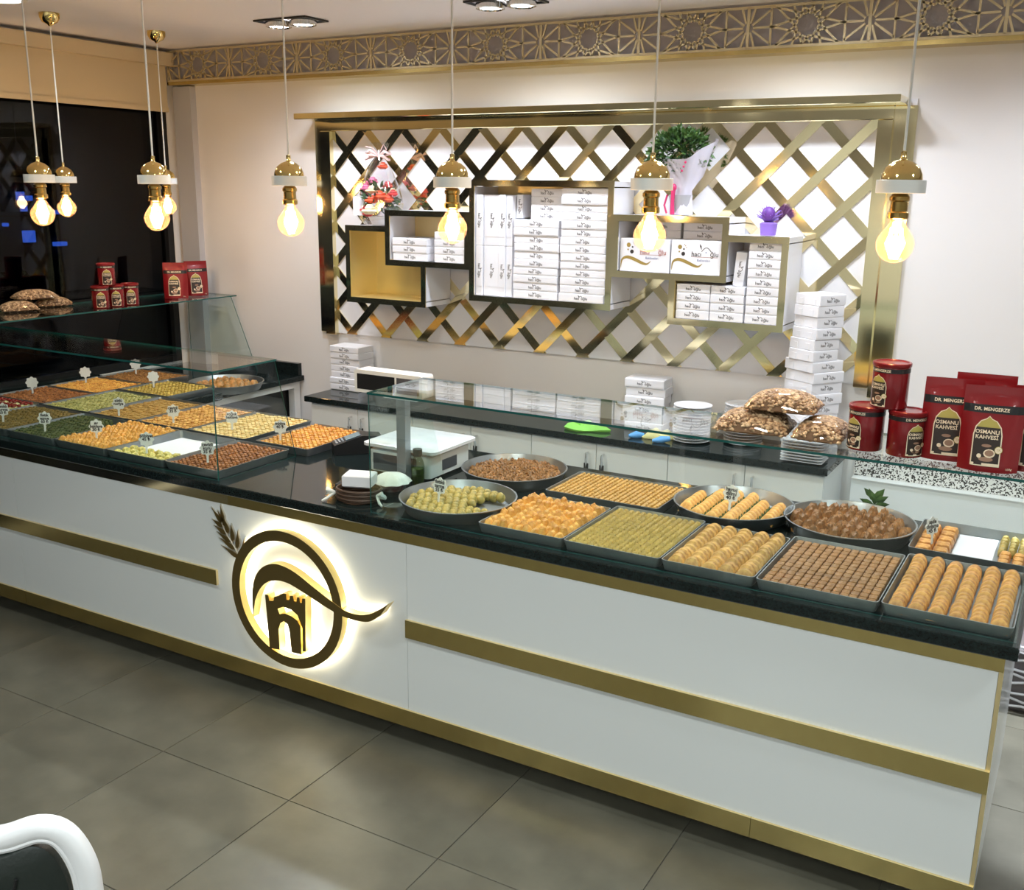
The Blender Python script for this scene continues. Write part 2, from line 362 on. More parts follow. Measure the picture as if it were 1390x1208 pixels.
# gold pierced frieze under the ceiling
fz = thing('pierced_frieze', 'gold pierced star-pattern frieze running along the top of the back wall', 'frieze', (0, 2.14, 0))
build('backing', MB().box(-5.44, 3.2, 0.075, 0.11, 2.765, ZC), mat('grey_backing', (0.50, 0.48, 0.52), 0.35), fz)
build('bottom_ledge', MB().box(-5.44, 3.2, 0.0, 0.11, 2.745, 2.765), m_goldb, fz)
PW, zb_, zt_ = 0.559, 2.766, 2.958
def clipseg(p, q, x0, x1, y0, y1):
    t0, t1 = 0.0, 1.0; dx, dy = q[0]-p[0], q[1]-p[1]
    for pp, qq in ((-dx, p[0]-x0), (dx, x1-p[0]), (-dy, p[1]-y0), (dy, y1-p[1])):
        if abs(pp) < 1e-9:
            if qq < 0: return None
        else:
            r = qq/pp
            if pp < 0: t0 = max(t0, r)
            else: t1 = min(t1, r)
    if t0 >= t1: return None
    return (p[0]+dx*t0, p[1]+dy*t0), (p[0]+dx*t1, p[1]+dy*t1)
pm = MB(); hw, hh = PW/2-0.004, (zt_-zb_)/2-0.004
def bar2(mb, p, q, w, y0, y1):
    d = math.hypot(q[0]-p[0], q[1]-p[1])
    if d < 0.006: return
    nx, ny = -(q[1]-p[1])/d*w/2, (q[0]-p[0])/d*w/2
    mb.prism([(p[0]+nx, p[1]+ny), (p[0]-nx, p[1]-ny), (q[0]-nx, q[1]-ny), (q[0]+nx, q[1]+ny)], lambda u, z, dd: (u, dd, z), y0, y1)
segs = []
for k in range(12):
    a = 2*PI*k/12+PI/12; c, s_ = math.cos(a), math.sin(a); dd = 0.042
    px_, py_ = c*dd, s_*dd
    for sg in (-1, 1):
        t0 = dd*math.tan(PI/6)
        p = (px_-s_*t0*sg, py_+c*t0*sg); q = (px_-s_*0.6*sg, py_+c*0.6*sg)
        # break off at the round rosette so the centre stays a star; continue to the border
        sgm = clipseg(p, q, -hw*0.62, hw*0.62, -hh, hh)
        if sgm: segs.append(sgm)
for cx in (-hw, hw):
    for k in range(10):
        a = 2*PI*k/10; s0 = (cx+0.02*math.cos(a), 0.02*math.sin(a)); s1 = (cx+0.13*math.cos(a), 0.13*math.sin(a))
        sgm = clipseg(s0, s1, max(-hw, cx-hw*0.38) , min(hw, cx+hw*0.38), -hh, hh)
        if sgm: segs.append(sgm)
for sx in (-1, 1): segs.append(((sx*hw*0.62, -hh), (sx*hw*0.62, hh)))
for p, q in segs: bar2(pm, p, q, 0.0098, 0, 0.006)
for a in ((-PW/2, PW/2, -hh-0.004, -hh+0.008), (-PW/2, PW/2, hh-0.008, hh+0.004), (-PW/2, -PW/2+0.007, -hh, hh), (PW/2-0.007, PW/2, -hh, hh)):
    pm.box(a[0], a[1], -0.001, 0.007, a[2], a[3])
pme = pm.mesh('pierced_panel', mat('frieze_gold', (0.66, 0.57, 0.36), 0.35, 0.55))
for k in range(15):
    ob('pierced_panel', pme, fz, (-5.155+PW*k, 0.001, (zb_+zt_)/2))

# ------------------------------------------------------------------ gold lattice wall panel
lp = thing('lattice_panel', 'gold mirror lattice wall panel with wide gold frame and white backing', 'wall panel', (0, YB, 0))
X0, X1, Z0, Z1 = -4.135, -0.90, 1.196, 2.44
build('backing_board', MB().box(X0-0.13, X1+0.16, -0.012, -0.001, Z0, Z1+0.09), mat('panel_white', (0.76, 0.76, 0.79), 0.35), lp)
dx, dz, xb, zb0 = 0.1362, 0.1385, -3.749, 1.207
def clip_poly(poly):
    def cut(P, ax, lim, sgn):
        out = []
        for i in range(len(P)):
            a, b = P[i-1], P[i]; ia, ib = (a[ax]-lim)*sgn >= 0, (b[ax]-lim)*sgn >= 0
            if ia != ib:
                t = (lim-a[ax])/(b[ax]-a[ax]); out.append((a[0]+(b[0]-a[0])*t, a[1]+(b[1]-a[1])*t))
            if ib: out.append(b)
        return out
    for ax, lim, sg in ((0, X0, 1), (0, X1, -1), (1, Z0, 1), (1, Z1, -1)):
        if poly: poly = cut(poly, ax, lim, sg)
    return poly
SW = 0.046
for sg in (1, -1):
    for n in range(-12, 26):
        cx = xb + n*2*dx
        L = math.hypot(dx, dz); ux, uz = sg*dx/L, dz/L; nx, nz = -uz*SW/2, ux*SW/2
        a = (cx-ux*0.3, zb0-uz*0.3); b = (cx+ux*3, zb0+uz*3)
        def half(s0, s1): return clip_poly([(a[0]+nx*s0, a[1]+nz*s0), (b[0]+nx*s0, b[1]+nz*s0), (b[0]+nx*s1, b[1]+nz*s1), (a[0]+nx*s1, a[1]+nz*s1)])
        P = half(1, -1)
        if len(P) >= 3:
            jit = random.uniform(-0.0016, 0.0016)
            m_ = MB().prism(P, lambda u, z, d: (u, d, z), -0.012, -0.0195 if sg > 0 else -0.018)
            # tilt the mirror strip a hair across its width, as hand-laid strips are
            c0 = (a[0], a[1])
            m_.v = [(x, y + (jit*((x-c0[0])*nx+(z-c0[1])*nz)/(SW/2)**2*1.0 if y < -0.015 else 0), z) for x, y, z in m_.v]
            build('lattice_strip', m_, m_gold, lp)
for nm, a in (('frame_post', (X0-0.075, X0, -0.045, 0, Z0-0.01, Z1)), ('frame_post', (X0-0.135, X0-0.075, -0.02, 0, Z0, Z1+0.06)),
              ('frame_post', (X1, X1+0.065, -0.045, 0, Z0-0.01, Z1)), ('frame_post', (X1+0.065, X1+0.165, -0.02, 0, Z0-0.06, Z1+0.06)),
              ('frame_rail', (X0-0.075, X1+0.065, -0.03, 0, Z1, Z1+0.06)), ('cornice', (X0-0.135, X1+0.12, -0.21, 0, Z1+0.06, Z1+0.095))):
    build(nm, MB().cbox(*a, 0.003), m_gold, lp)

# ------------------------------------------------------------------ box shelves
YS, YP = 1.965, 2.2385-0.008       # front plane and panel face
TH = 0.032
def shelf(name, label, boards, backs, lining):
    t = thing(name, label, 'shelf', (0, 0, 0), 0, 'gold framed box shelves')
    for (x0, x1, z0, z1) in boards:
        horiz = (x1-x0) > (z1-z0)
        b = MB().box(x0+0.003, x1-0.003, YS+0.006, YP, z0+0.003, z1-0.003)
        bo = build('board', b, m_box if not lining else [m_box], t)
        if horiz: bv = MB().prism([(x0, z0), (x1, z0), (x1, z1), (x0, z1)], lambda u, z, d: (u, d, z), YS, YS+0.006)
        else: bv = MB().prism([(x0, z0), (x1, z0), (x1, z1), (x0, z1)], lambda u, z, d: (u, d, z), YS, YS+0.006)
        build('gold_edge', bv, m_gold, bo)
    for (x0, x1, z0, z1, m_) in backs: build('back_lining', MB().box(x0, x1, YP-0.006, YP-0.001, z0, z1), m_, t)
    return t
A = (-3.84, -3.267, 1.438, 1.891); B = (-3.548, -2.972, 1.669, 1.983); C_ = (-2.972, -2.108, 1.500, 2.155); D = (-2.108, -1.497, 1.676, 1.990); E = (-1.79, -1.203, 1.456, 1.906)
T = TH
sA = shelf('box_shelf', 'lowest left gold box shelf, empty and lined in gold', [(A[0], A[1], A[2], A[2]+T), (A[0], A[0]+T, A[2]+T, A[3]-T), (A[0], B[0], A[3]-T, A[3]), (A[1]-T, A[1], A[2]+T, B[2])],
      [(A[0]+T, B[0], A[2]+T, A[3]-T, m_goldi), (B[0], A[1]-T, A[2]+T, B[2], m_goldi)], True)
build('side_lining', MB().box(A[0]+T-0.003, A[0]+T+0.001, YS+0.006, YP-0.006, A[2]+T, A[3]-T), m_goldi, sA)
build('floor_lining', MB().box(A[0]+T, A[1]-T, YS+0.006, YP-0.006, A[2]+T-0.003, A[2]+T+0.001), m_goldi, sA)
shelf('box_shelf', 'gold box shelf holding three flat boxes, overlapping the empty shelf', [(B[0], B[1], B[2], B[2]+T), (B[0], B[0]+T, B[2]+T, B[3]-T), (B[0], B[1], B[3]-T, B[3]), (B[1]-T, B[1], B[2]+T, B[3]-T)],
      [(B[0]+T, B[1]-T, B[2]+T, B[3]-T, m_goldi)], True)
shelf('box_shelf', 'largest middle gold box shelf packed with white cake boxes', [(C_[0], C_[1], C_[2], C_[2]+T), (C_[0], C_[0]+T, C_[2]+T, C_[3]-T), (C_[0], C_[1], C_[3]-T, C_[3]), (C_[1]-T, C_[1], C_[2]+T, C_[3]-T)],
      [(C_[0]+T, C_[1]-T, C_[2]+T, C_[3]-T, m_goldi)], True)
shelf('box_shelf', 'gold box shelf with two big printed boxes below the potted plant', [(D[0], D[1], D[2], D[2]+T), (D[0], D[0]+T, D[2]+T, D[3]-T), (D[0], D[1], D[3]-T, D[3]), (D[1]-T, D[1], D[2]+T, D[3]-T)],
      [(D[0]+T, D[1]-T, D[2]+T, D[3]-T, m_goldi)], True)
sE = shelf('box_shelf', 'lowest right gold box shelf below the purple gift', [(E[0], E[1], E[2], E[2]+T), (E[0], E[0]+T, E[2]+T, D[2]), (D[1], E[1], E[3]-T, E[3]), (E[1]-T, E[1], E[2]+T, E[3]-T)],
      [(E[0]+T, E[1]-T, E[2]+T, D[2], m_goldi), (D[1], E[1]-T, D[2], E[3]-T, m_box)], True)
build('side_lining', MB().box(E[0]+T-0.003, E[0]+T+0.001, YS+0.006, YP-0.006, E[2]+T, D[2]), m_goldi, sE)

# ------------------------------------------------------------------ white cake boxes
def logo_vf(w):      # small one-line printed logo, width w
    vf = text('hacı  oğlu', w*0.26, 'C', w*0.004)
    arcs = ribbon([(-w*.14+w*.28*i/6, w*.06+w*.12*math.sin(PI*i/6)) for i in range(7)], w*.03)
    ear = ribbon([(-w*.13, w*.08), (-w*.16, w*.17), (-w*.2, w*.24)], [w*.02, w*.07, w*.015])
    return [vf, arcs, ear]
def box_meshes(w, d, h, flaps, name='carton'):
    b = MB().cbox(-w/2, w/2, 0, d, 0, h, 0.0028)
    b.box(-w/2+0.004, w/2-0.004, -0.0012, 0.0, h*0.18, h*0.86)        # tucked-in front lid flap
    if flaps:
        for yy in (0.18*d, 0.68*d): b.box(-w/2-0.0018, -w/2, yy, yy+d*0.17, h*0.05, h*0.62)
    return b.mesh(name, m_box)
def logo_mesh(w, h, rot=False, sc=1.0, up=False):
    mb = MB(); L = 0.075*sc
    for vf in logo_vf(L): decal(mb, vf, (lambda u, v: (u*1.0, -0.0017, h*0.45+v*1.0)) if not rot else (lambda u, v: (v, -0.0017, h*0.5-u)))
    return mb.mesh('printed_logo', m_print)
_bx = {}
def cakebox(label, loc, rz, w, d, h, group, flaps=False, logo=True, rot=False, name='cake_box'):
    key = (w, d, h, flaps, rot)
    if key not in _bx: _bx[key] = (box_meshes(w, d, h, flaps), logo_mesh(w, h, rot))
    t = thing(name, label, 'box', loc, rz, group)
    ob('carton', _bx[key][0], t)
    if logo: ob('printed_logo', _bx[key][1], t)
    return t
def stack(n, x, y, z, w, d, h, where, group, rz=0, flaps=False, jit=0.004, jr=0.02):
    for i in range(n):
        cakebox('white box, %s in %s' % (ORD[n-1-i], where), (x+random.uniform(-jit, jit), y+random.uniform(-jit, jit), z+i*h), rz+random.uniform(-jr, jr), w, d, h, group, flaps)
ZS = C_[2]+T+0.0005
yf = 1.98
stack(14, -2.280, yf, ZS, 0.262, 0.22, 0.0418, 'the right column of the largest shelf', 'boxes in the right column of the middle shelf', jr=0)
stack(10, -2.558, yf, ZS, 0.270, 0.22, 0.0418, 'the middle column of the largest shelf', 'boxes in the middle column of the middle shelf', jr=0)
stack(4, -2.515, yf+0.035, ZS+0.419, 0.19, 0.19, 0.040, 'the short top pile of the largest shelf', 'boxes in the short top pile of the middle shelf', jr=0, jit=0.001)
xs = [-2.928, -2.868, -2.800, -2.762, -2.724]
for lev, (z0, h, nm) in enumerate(((ZS, 0.272, 'lower'), (ZS+0.2725, 0.272, 'upper'))):
    for k, (x, w) in enumerate(((-2.915, 0.040), (-2.843, 0.095), (-2.770, 0.038), (-2.731, 0.036))):
        cakebox('upright white box, %s from left in the %s row, largest shelf' % (NTH[k], nm), (x, yf+0.012*(k % 2), z0), 0, w, 0.2, h, 'upright boxes in the middle shelf', rot=True)
    if lev == 1: cakebox('upright white box, rightmost in the upper row, largest shelf', (-2.690, yf+0.05, z0+0.15), 0, 0.036, 0.17, 0.125, 'upright boxes in the middle shelf', rot=True)
# shelf B
stack(3, -3.385, yf, B[2]+T+0.0005, 0.24, 0.21, 0.042, 'the flapped pile, upper left shelf', 'flat boxes in the upper left shelf', flaps=True, jit=0.003, jr=0.0)
stack(4, -3.112, yf, B[2]+T+0.0005, 0.20, 0.21, 0.042, 'the right pile, upper left shelf', 'boxes in the right pile of the upper left shelf', jr=0, jit=0.001)
# shelf D : two boxes showing their printed lids, small ones behind on top
def lidprint(w, h, cut):
    mb = MB(); fn = lambda u, v: (u, -0.0006, v)
    sw = smoothpts([(-w*.48, h*.10), (-w*.46, h*.34), (-w*.36, h*.43), (-w*.22, h*.38), (-w*.05, h*.27), (w*.05, h*.24), (w*.13, h*.33)], 4)
    n = len(sw); decal(mb, ribbon(sw, [w*.006+w*.055*math.sin(PI*min(1, i/n*1.05))**1 for i in range(n)]), fn, 1)
    for (cx, cy, r, mi) in ((-.33, .80, .042, 1), (-.26, .60, .038, 0), (-.25, .74, .017, 0), (-.34, .66, .016, 1), (-.22, .84, .010, 1), (-.24, .88, .008, 0), (-.20, .79, .008, 1)): decal(mb, disc(cx*w, cy*h, r*w), fn, mi)
    decal(mb, shift(text('hacı', w*.125, 'R', 0.0003), w*.10, h*.60), fn, 2 if cut else 0)
    decal(mb, shift(text('ğlu', w*.125, 'L', 0.0003), w*.27, h*.60), fn, 2 if cut else 0)
    arc = [(w*.10+w*.19*i/8, h*.68+h*.12*math.sin(PI*i/8)) for i in range(9)]
    decal(mb, ribbon(arc, w*.012), fn, 0); decal(mb, disc(w*.19, h*.66, w*.011), fn, 3)
    decal(mb, ribbon([(w*.10, h*.74), (w*.08, h*.84), (w*.06, h*.90)], [w*.006, w*.03, w*.006]), fn, 0)
    decal(mb, ribbon([(-w*.10, h*.52), (w*.42, h*.52)], w*.006), fn, 2)
    decal(mb, shift(text('Baklavaları', w*.062, 'C'), w*.15, h*.42), fn, 3)
    return mb.mesh('printed_lid', [m_print, m_printg, m_printr, m_printb])
for k, (xc, w) in enumerate(((-1.935, 0.268), (-1.661, 0.262))):
    t = thing('cake_box', ('left' if k == 0 else 'right') + ' of the two big boxes showing their printed lids below the plant', 'box', (xc, 1.985, D[2]+T+0.0005), 0, 'big printed boxes')
    ob('carton', MB().cbox(-w/2, w/2, 0, 0.10, 0, 0.165, 0.002).mesh('carton', m_box), t)
    ob('printed_lid', lidprint(w, 0.165, k == 0), t)
for r in range(2):
    for k, xc in enumerate((-1.90, -1.66)):
        cakebox('white box, %s on the %s side above the two printed boxes' % (('upper', 'lower')[1-r], ('left', 'right')[k]), (xc, 2.09, D[2]+T+0.166+r*0.041), 0, 0.225, 0.13, 0.04, 'boxes on top in the plant shelf')
for k, xc in enumerate((-1.90, -1.66)):
    for r in range(4): cakebox('hidden white box, %s of the %s pile behind the printed boxes' % (ORD[3-r], ('left', 'right')[k]), (xc, 2.09, D[2]+T+0.0005+r*0.0414), 0, 0.225, 0.13, 0.0413, 'boxes behind the printed boxes', logo=False)
# shelf E
ze = E[2]+T+0.0005
stack(4, -1.664, yf, ze, 0.172, 0.2, 0.043, 'the left pile, lowest right shelf', 'boxes in the left pile of the lowest right shelf', jr=0, jit=0.001)
stack(4, -1.490, yf, ze, 0.168, 0.2, 0.043, 'the second pile, lowest right shelf', 'boxes in the second pile of the lowest right shelf', jr=0, jit=0.001)
stack(9, -1.316, yf, ze, 0.158, 0.2, 0.0436, 'the tall pile, lowest right shelf', 'boxes in the tall pile of the lowest right shelf', jr=0, jit=0.001)
t = cakebox('white cake box leaning upright on top of the second pile', (-1.447, yf+0.02, ze+4*0.043+0.001), 0, 0.052, 0.16, 0.165, 'leaning boxes', rot=True); t.rotation_euler = (0, math.radians(4), 0); del t['group']

# ------------------------------------------------------------------ back counter
ZB = 0.86; XB0, XB1 = -4.07, -0.90; YBF = 1.81
bc = thing('back_cabinet', 'long white cabinet with paired doors along the back wall', 'cabinet', (0, 0, 0))
build('carcass', MB().box(XB0+0.03, XB1-0.02, YBF+0.05, YB-0.002, 0.08, ZB-0.035), m_cab, bc)
build('plinth', MB().box(XB0+0.05, XB1-0.04, YBF+0.09, YB-0.002, 0.0, 0.08), m_dark, bc)
edges = [-4.04, -3.68, -3.28, -2.88, -2.49, -2.10, -1.70, -1.30, -0.92]
hand = MB().box(-0.012, 0.012, -0.03, -0.024, -0.055, -0.005, 1).tube([(0, -0.002, 0.05), (0, -0.027, 0.05), (0, -0.030, 0.0), (0, -0.028, -0.055), (0, -0.002, -0.06)], 0.006, 8)
hme = hand.mesh('handle', [m_chrome, m_black], True)
for i in range(len(edges)-1):
    d = build('door', MB().cbox(edges[i]+0.002, edges[i+1]-0.002, YBF+0.03, YBF+0.0495, 0.09, ZB-0.045, 0.002), m_cab, bc)
    hx = edges[i+1]-0.045 if i % 2 == 0 else edges[i]+0.045
    ob('handle', hme, d, (hx, YBF+0.03, 0.715))
wt = build('back_worktop', MB().cbox(XB0, XB1, YBF, YB-0.001, ZB-0.035, ZB, 0.003), m_granite); tag(wt, 'polished black worktop on the white back cabinet', 'worktop')
lowu = thing('low_wall_unit', 'plain white low unit against the wall right of the back cabinet', 'cabinet', (0, 0, 0))
build('body', MB().box(-0.86, 1.6, 2.18, YB-0.001, 0, 0.735), m_cab, lowu)
build('top', MB().box(-0.86, 1.6, 2.172, YB-0.016, 0.7352, 0.7395), m_white, lowu)
stack(7, -3.965, 2.075, ZB+0.0005, 0.225, 0.15, 0.040, 'the pile at the back worktop left end', 'boxes piled at the left end of the back worktop', rz=0.0, jit=0.006)
stack(6, -1.935, 2.06, ZB+0.0005, 0.215, 0.15, 0.047, 'the pile mid back worktop', 'boxes piled in the middle of the back worktop', rz=0.10, jit=0.007, flaps=True)
tall = 15
for i in range(tall):
    s_ = 1.0 if i < 9 else 0.84
    cakebox('flapped white box, %s in the tall pile by the lattice post' % ORD[tall-1-i], (-0.985+random.uniform(-.010, .010)+(0.0 if i < 9 else -0.006), 2.015+random.uniform(-.006, .006)-(0 if i < 9 else .012), ZB+0.0005+i*0.0525), math.radians(57)+random.uniform(-.06, .06), 0.19*s_, 0.19*s_, 0.0520, 'boxes in the tall pile', flaps=True)

# plates
def plate_mesh(r, n=28):
    return MB().lathe([(r*.55, 0.0), (r*.60, 0.002), (r*.78, 0.005), (r, 0.0105), (r, 0.0125), (r*.78, 0.0075), (r*.6, 0.0055), (r*.01, 0.005)], n, (0,0,0), 0, True, True).mesh('plate', m_china, True)
pl = plate_mesh(0.098); pl2 = plate_mesh(0.110)
def plates(n, x, y, me, dz, where, group):
    for i in range(n):
        tag(ob('plate', me, None, (x+random.uniform(-.002, .002), y+random.uniform(-.002, .002), ZB+0.0005+i*dz)), 'round white plate, %s in the %s' % (ORD[n-1-i], where), 'plate', group)
plates(13, -1.640, 2.00, pl, 0.0148, 'left plate stack', 'plates in the left stack')
plates(14, -1.400, 2.10, pl, 0.0148, 'plate stack behind the nut bags', 'plates in the right stack')
sq = MB()
sq.loft([rrect(-.06, .06, -.05, .05, .01, 0), rrect(-.085, .085, -.065, .065, .012, .006), rrect(-.10, .10, -.075, .075, .012, .012), rrect(-.10, .10, -.075, .075, .012, .014), rrect(-.08, .08, -.06, .06, .012, .009)], 0, True, True)
sqm = sq.mesh('square_plate', m_china, True)
for i in range(8): tag(ob('square_plate', sqm, None, (-1.035, 1.905, ZB+0.0005+i*0.014)), 'rectangular white dish, %s in the stack at the worktop corner' % ORD[7-i], 'plate', 'rectangular dishes at the worktop corner')
# cloths
def crumple(mb, c, rx, ry, h, n=18, mi=0, seed=1):
    rnd = random.Random(seed); ph = [rnd.uniform(0, 6) for _ in range(6)]
    rings = []
    for k, (s_, z) in enumerate([(1, 0), (1.05, .25), (.85, .7), (.55, 1.0), (.25, .8)]):
        rings.append([(c[0]+rx*s_*math.cos(2*PI*j/n)*(1+.22*math.sin(3*2*PI*j/n+ph[0])+.15*math.sin(5*2*PI*j/n+ph[1])), c[1]+ry*s_*math.sin(2*PI*j/n)*(1+.2*math.sin(4*2*PI*j/n+ph[2])),
                       c[2]+h*z*(1+.35*math.sin(3*2*PI*j/n+ph[3]+k)*(1 if 0 < k else 0))) for j in range(n)])
    return mb.loft(rings, mi, True, True)
tag(build('cleaning_cloth', crumple(MB(), (0, 0, 0), 0.11, 0.06, 0.035, seed=4), m_green, None, (-2.215, 1.93, ZB+0.001), 0.1, True), 'crumpled lime green cloth on the black back worktop', 'cloth')
tag(build('cleaning_cloth', crumple(MB(), (0, 0, 0), 0.07, 0.035, 0.04, seed=9), m_yell, None, (-1.80, 1.95, ZB+0.001), 0.3, True), 'crumpled yellow cloth beside the plate stacks', 'cloth')
tag(build('scoop', MB().tube([(-.04, 0, .012), (0, 0, .015), (.04, 0, .012)], [.008, .022, .012], 10), m_bluec, None, (-1.905, 1.905, ZB), 0.7, True), 'left small blue plastic scoop on the back worktop', 'scoop')
tag(build('scoop', MB().tube([(-.045, 0, .010), (0, 0, .015), (.045, 0, .022)], [.008, .020, .012], 10), m_bluec, None, (-1.755, 1.875, ZB), 0.5, True), 'right small blue plastic scoop near the plate stack', 'scoop')

# ------------------------------------------------------------------ front counter
ct = thing('display_counter', 'long white sweet-shop counter with gold bands across its front', 'counter', (0, 0, 0))
XC0, XC1, HC = -5.49, 0.0, 0.89
build('plinth', MB().box(XC0, XC1-0.05, 0.12, 0.85, 0.0, 0.09), m_dark, ct)
build('body', MB().box(XC0, XC1-0.02, 0.018, 0.98, 0.09, HC), m_cab, ct)
for (a, b) in ((XC0, -4.31), (-4.31, -2.008), (-2.008, XC1-0.012)):
    build('front_panel', MB().cbox(a+0.0008, b-0.0008, 0.0, 0.0178, 0.16, 0.838, 0.001), m_lacq, ct)
for (a, b) in ((XC0, -4.31), (-4.31, -0.66), (-0.66, XC1)):
    build('kick_strip', MB().box(a+0.0006, b-0.0006, -0.008, 0.0178, 0.09, 0.16, 0, {1: 1}), [m_goldb, m_goldt], ct)
for (a, b) in ((XC0, -2.90), (-2.90, XC1)):
    build('top_strip', MB().box(a+0.0006, b-0.0006, -0.002, 0.0178, 0.838, HC), m_gold if a < -3 else m_goldb, ct)
build('middle_strip', MB().box(XC0, -2.985, -0.012, -0.0002, 0.47, 0.537, 0, {1: 1, 3: 1}), [m_goldb, m_goldt], ct)
build('middle_strip', MB().box(-2.010, XC1, -0.012, -0.0002, 0.465, 0.536, 0, {1: 1}), [m_goldb, m_goldt], ct)
build('corner_trim', MB().box(XC1-0.012, XC1, -0.001, 0.02, 0.16, 0.838), m_goldt, ct)
build('end_panel', MB().box(XC1-0.0198, XC1-0.001, 0.0202, 0.98, 0.09, HC), m_lacq, ct)
wk = build('counter_worktop', MB().cbox(XC0, 0.03, -0.035, 1.0, HC, 0.93, 0.004), m_granite); tag(wk, 'polished black granite top of the long front counter', 'worktop')

# logo sign on the counter front
sg = thing('backlit_logo', 'backlit bronze logo with ring, swoosh, castle gate and wheat ear', 'logo sign', (0, 0, 0))
m_bronze = mat('bronze_face', (0.30, 0.215, 0.085), 0.30, 0.9); m_ret = mat('gold_return', (0.80, 0.62, 0.25), 0.3, 0.85)
YF0, YF1 = -0.060, -0.026
rc = (-2.558, 0.513); R1, R2, NR = 0.288, 0.245, 64
ring = MB()
for y_ in (0,):
    o_ = [[(rc[0]+r*math.cos(2*PI*k/NR), yy, rc[1]+r*math.sin(2*PI*k/NR)) for k in range(NR)] for r, yy in ((R2, YF0), (R1, YF0), (R1, YF1), (R2, YF1), (R2, YF0))]
    ring.loft(o_[:2], 0).loft(o_[1:3], 1).loft(o_[2:4], 0).loft(o_[3:5], 1)
build('ring', ring, [m_bronze, m_ret], sg)
swo = [(-2.7347,0.401),(-2.735,0.4862),(-2.7277,0.5361),(-2.7114,0.5835),(-2.6737,0.6285),(-2.6229,0.6544),(-2.5692,0.6588),(-2.4983,0.6428),(-2.4064,0.6002),(-2.3159,0.5605),(-2.2578,0.5383),(-2.1998,0.5346),(-2.1465,0.5467),(-2.0954,0.5747),(-2.0482,0.6105)]
swi = [(-2.0837,0.5595),(-2.119,0.5304),(-2.1563,0.5135),(-2.2274,0.5085),(-2.2903,0.5156),(-2.372,0.5382),(-2.4549,0.5658),(-2.5393,0.59),(-2.6073,0.5876),(-2.6579,0.5652),(-2.6952,0.5254),(-2.7183,0.4802)]
swoosh = smoothpts(swo, 4) + smoothpts(swi, 4)
b_ = MB().prism(swoosh, lambda u, z, d: (u, d, z), YF0-0.002, YF1+0.001, 0, 1); build('swoosh', b_, [m_bronze, m_ret], sg)
gate = [(-2.6536,0.5215),(-2.6367,0.5236),(-2.6323,0.499),(-2.6103,0.5038),(-2.6043,0.5226),(-2.5814,0.5307),(-2.5692,0.5397),(-2.5562,0.5472),(-2.5416,0.5488),(-2.54,0.5239),(-2.5255,0.5255),(-2.5206,0.5454),(-2.5052,0.5472),(-2.5015,0.526),(-2.489,0.5272),(-2.4842,0.547),(-2.4728,0.548),(-2.4701,0.5267),(-2.4615,0.527),(-2.4577,0.5473),(-2.4425,0.5491),(-2.4505,0.3224),(-2.4669,0.3199),(-2.4639,0.4194),(-2.4862,0.4696),(-2.518,0.4862),(-2.5594,0.4888),(-2.5894,0.475),(-2.5799,0.4532),(-2.5512,0.4621),(-2.5175,0.4586),(-2.4893,0.4468),(-2.4733,0.4236),(-2.4744,0.3036),(-2.5258,0.3005),(-2.5317,0.3916),(-2.5409,0.419),(-2.5599,0.4274),(-2.5782,0.4152),(-2.5896,0.386),(-2.5878,0.2965),(-2.6428,0.2911)]
build('castle_gate', MB().prism(gate, lambda u, z, d: (u, d, z), YF0-0.012, YF1-0.01, 0, 1), [m_bronze, m_ret], sg)
# LED strips hidden behind the letters, facing the panel
led = MB(); rr = [[(rc[0]+r*math.cos(2*PI*k/NR), YF1+0.003, rc[1]+r*math.sin(2*PI*k/NR)) for k in range(NR)] for r in (R2+0.008, R1-0.008)]
led.loft(rr)
build('led_strip', led, m_led, sg)
mid_ = smoothpts([(-2.7227,0.4889),(-2.6981,0.5584),(-2.635,0.6166),(-2.5663,0.6251),(-2.4812,0.6076),(-2.3892,0.5692),(-2.2986,0.5391),(-2.2271,0.5193),(-2.1558,0.5295),(-2.1027,0.5566)], 4)
build('led_strip', decal(MB(), ribbon(mid_, [0.006+0.012*math.sin(PI*i/len(mid_)) for i in range(len(mid_))]), lambda u, z: (u, YF1+0.004, z)), m_led, sg)
g1 = [(-2.6432,0.4822),(-2.4593,0.515),(-2.4577,0.4682),(-2.5055,0.5047),(-2.6037,0.483),(-2.6139,0.3072),(-2.6319,0.3069)]; g2 = [(-2.517,0.4309),(-2.4612,0.4359),(-2.4644,0.3317),(-2.5115,0.3153)]
build('led_strip', decal(decal(MB(), polydecal(g1), lambda u, z: (u, YF1-0.006, z)), polydecal(g2), lambda u, z: (u, YF1-0.006, z)), m_led, sg)
# wheat ear
m_cham = mat('champagne_metal', (0.62, 0.58, 0.50), 0.3, 0.8)
WQ = [(-3.0166, 0.8372), (-2.609, 0.9044), (-3.0446, 0.5054), (-2.627, 0.5909)]      # corners of the ear's drawing square on the panel, metres
def wz(pts):
    out = []
    for x, y in pts:
        a, b = x/1208, y/1208
        out.append(tuple((1-b)*((1-a)*WQ[0][i]+a*WQ[1][i])+b*((1-a)*WQ[2][i]+a*WQ[3][i]) for i in (0, 1)))
    return out
def grain(base, tip, wd):
    bx, by = base; tx, ty = tip; L = math.hypot(tx-bx, ty-by); ux, uy = (tx-bx)/L, (ty-by)/L; nx, ny = -uy, ux
    pr = [(0, 0), (.12, .75), (.3, 1), (.5, .8), (.75, .3), (1, 0)]
    return [(bx+ux*L*t+nx*wd*h, by+uy*L*t+ny*wd*h) for t, h in pr] + [(bx+ux*L*t-nx*wd*h, by+uy*L*t-ny*wd*h) for t, h in reversed(pr[1:-1])]
stem = [(568, 945), (500, 800), (430, 680), (350, 550), (290, 430), (262, 340)]
wears = []
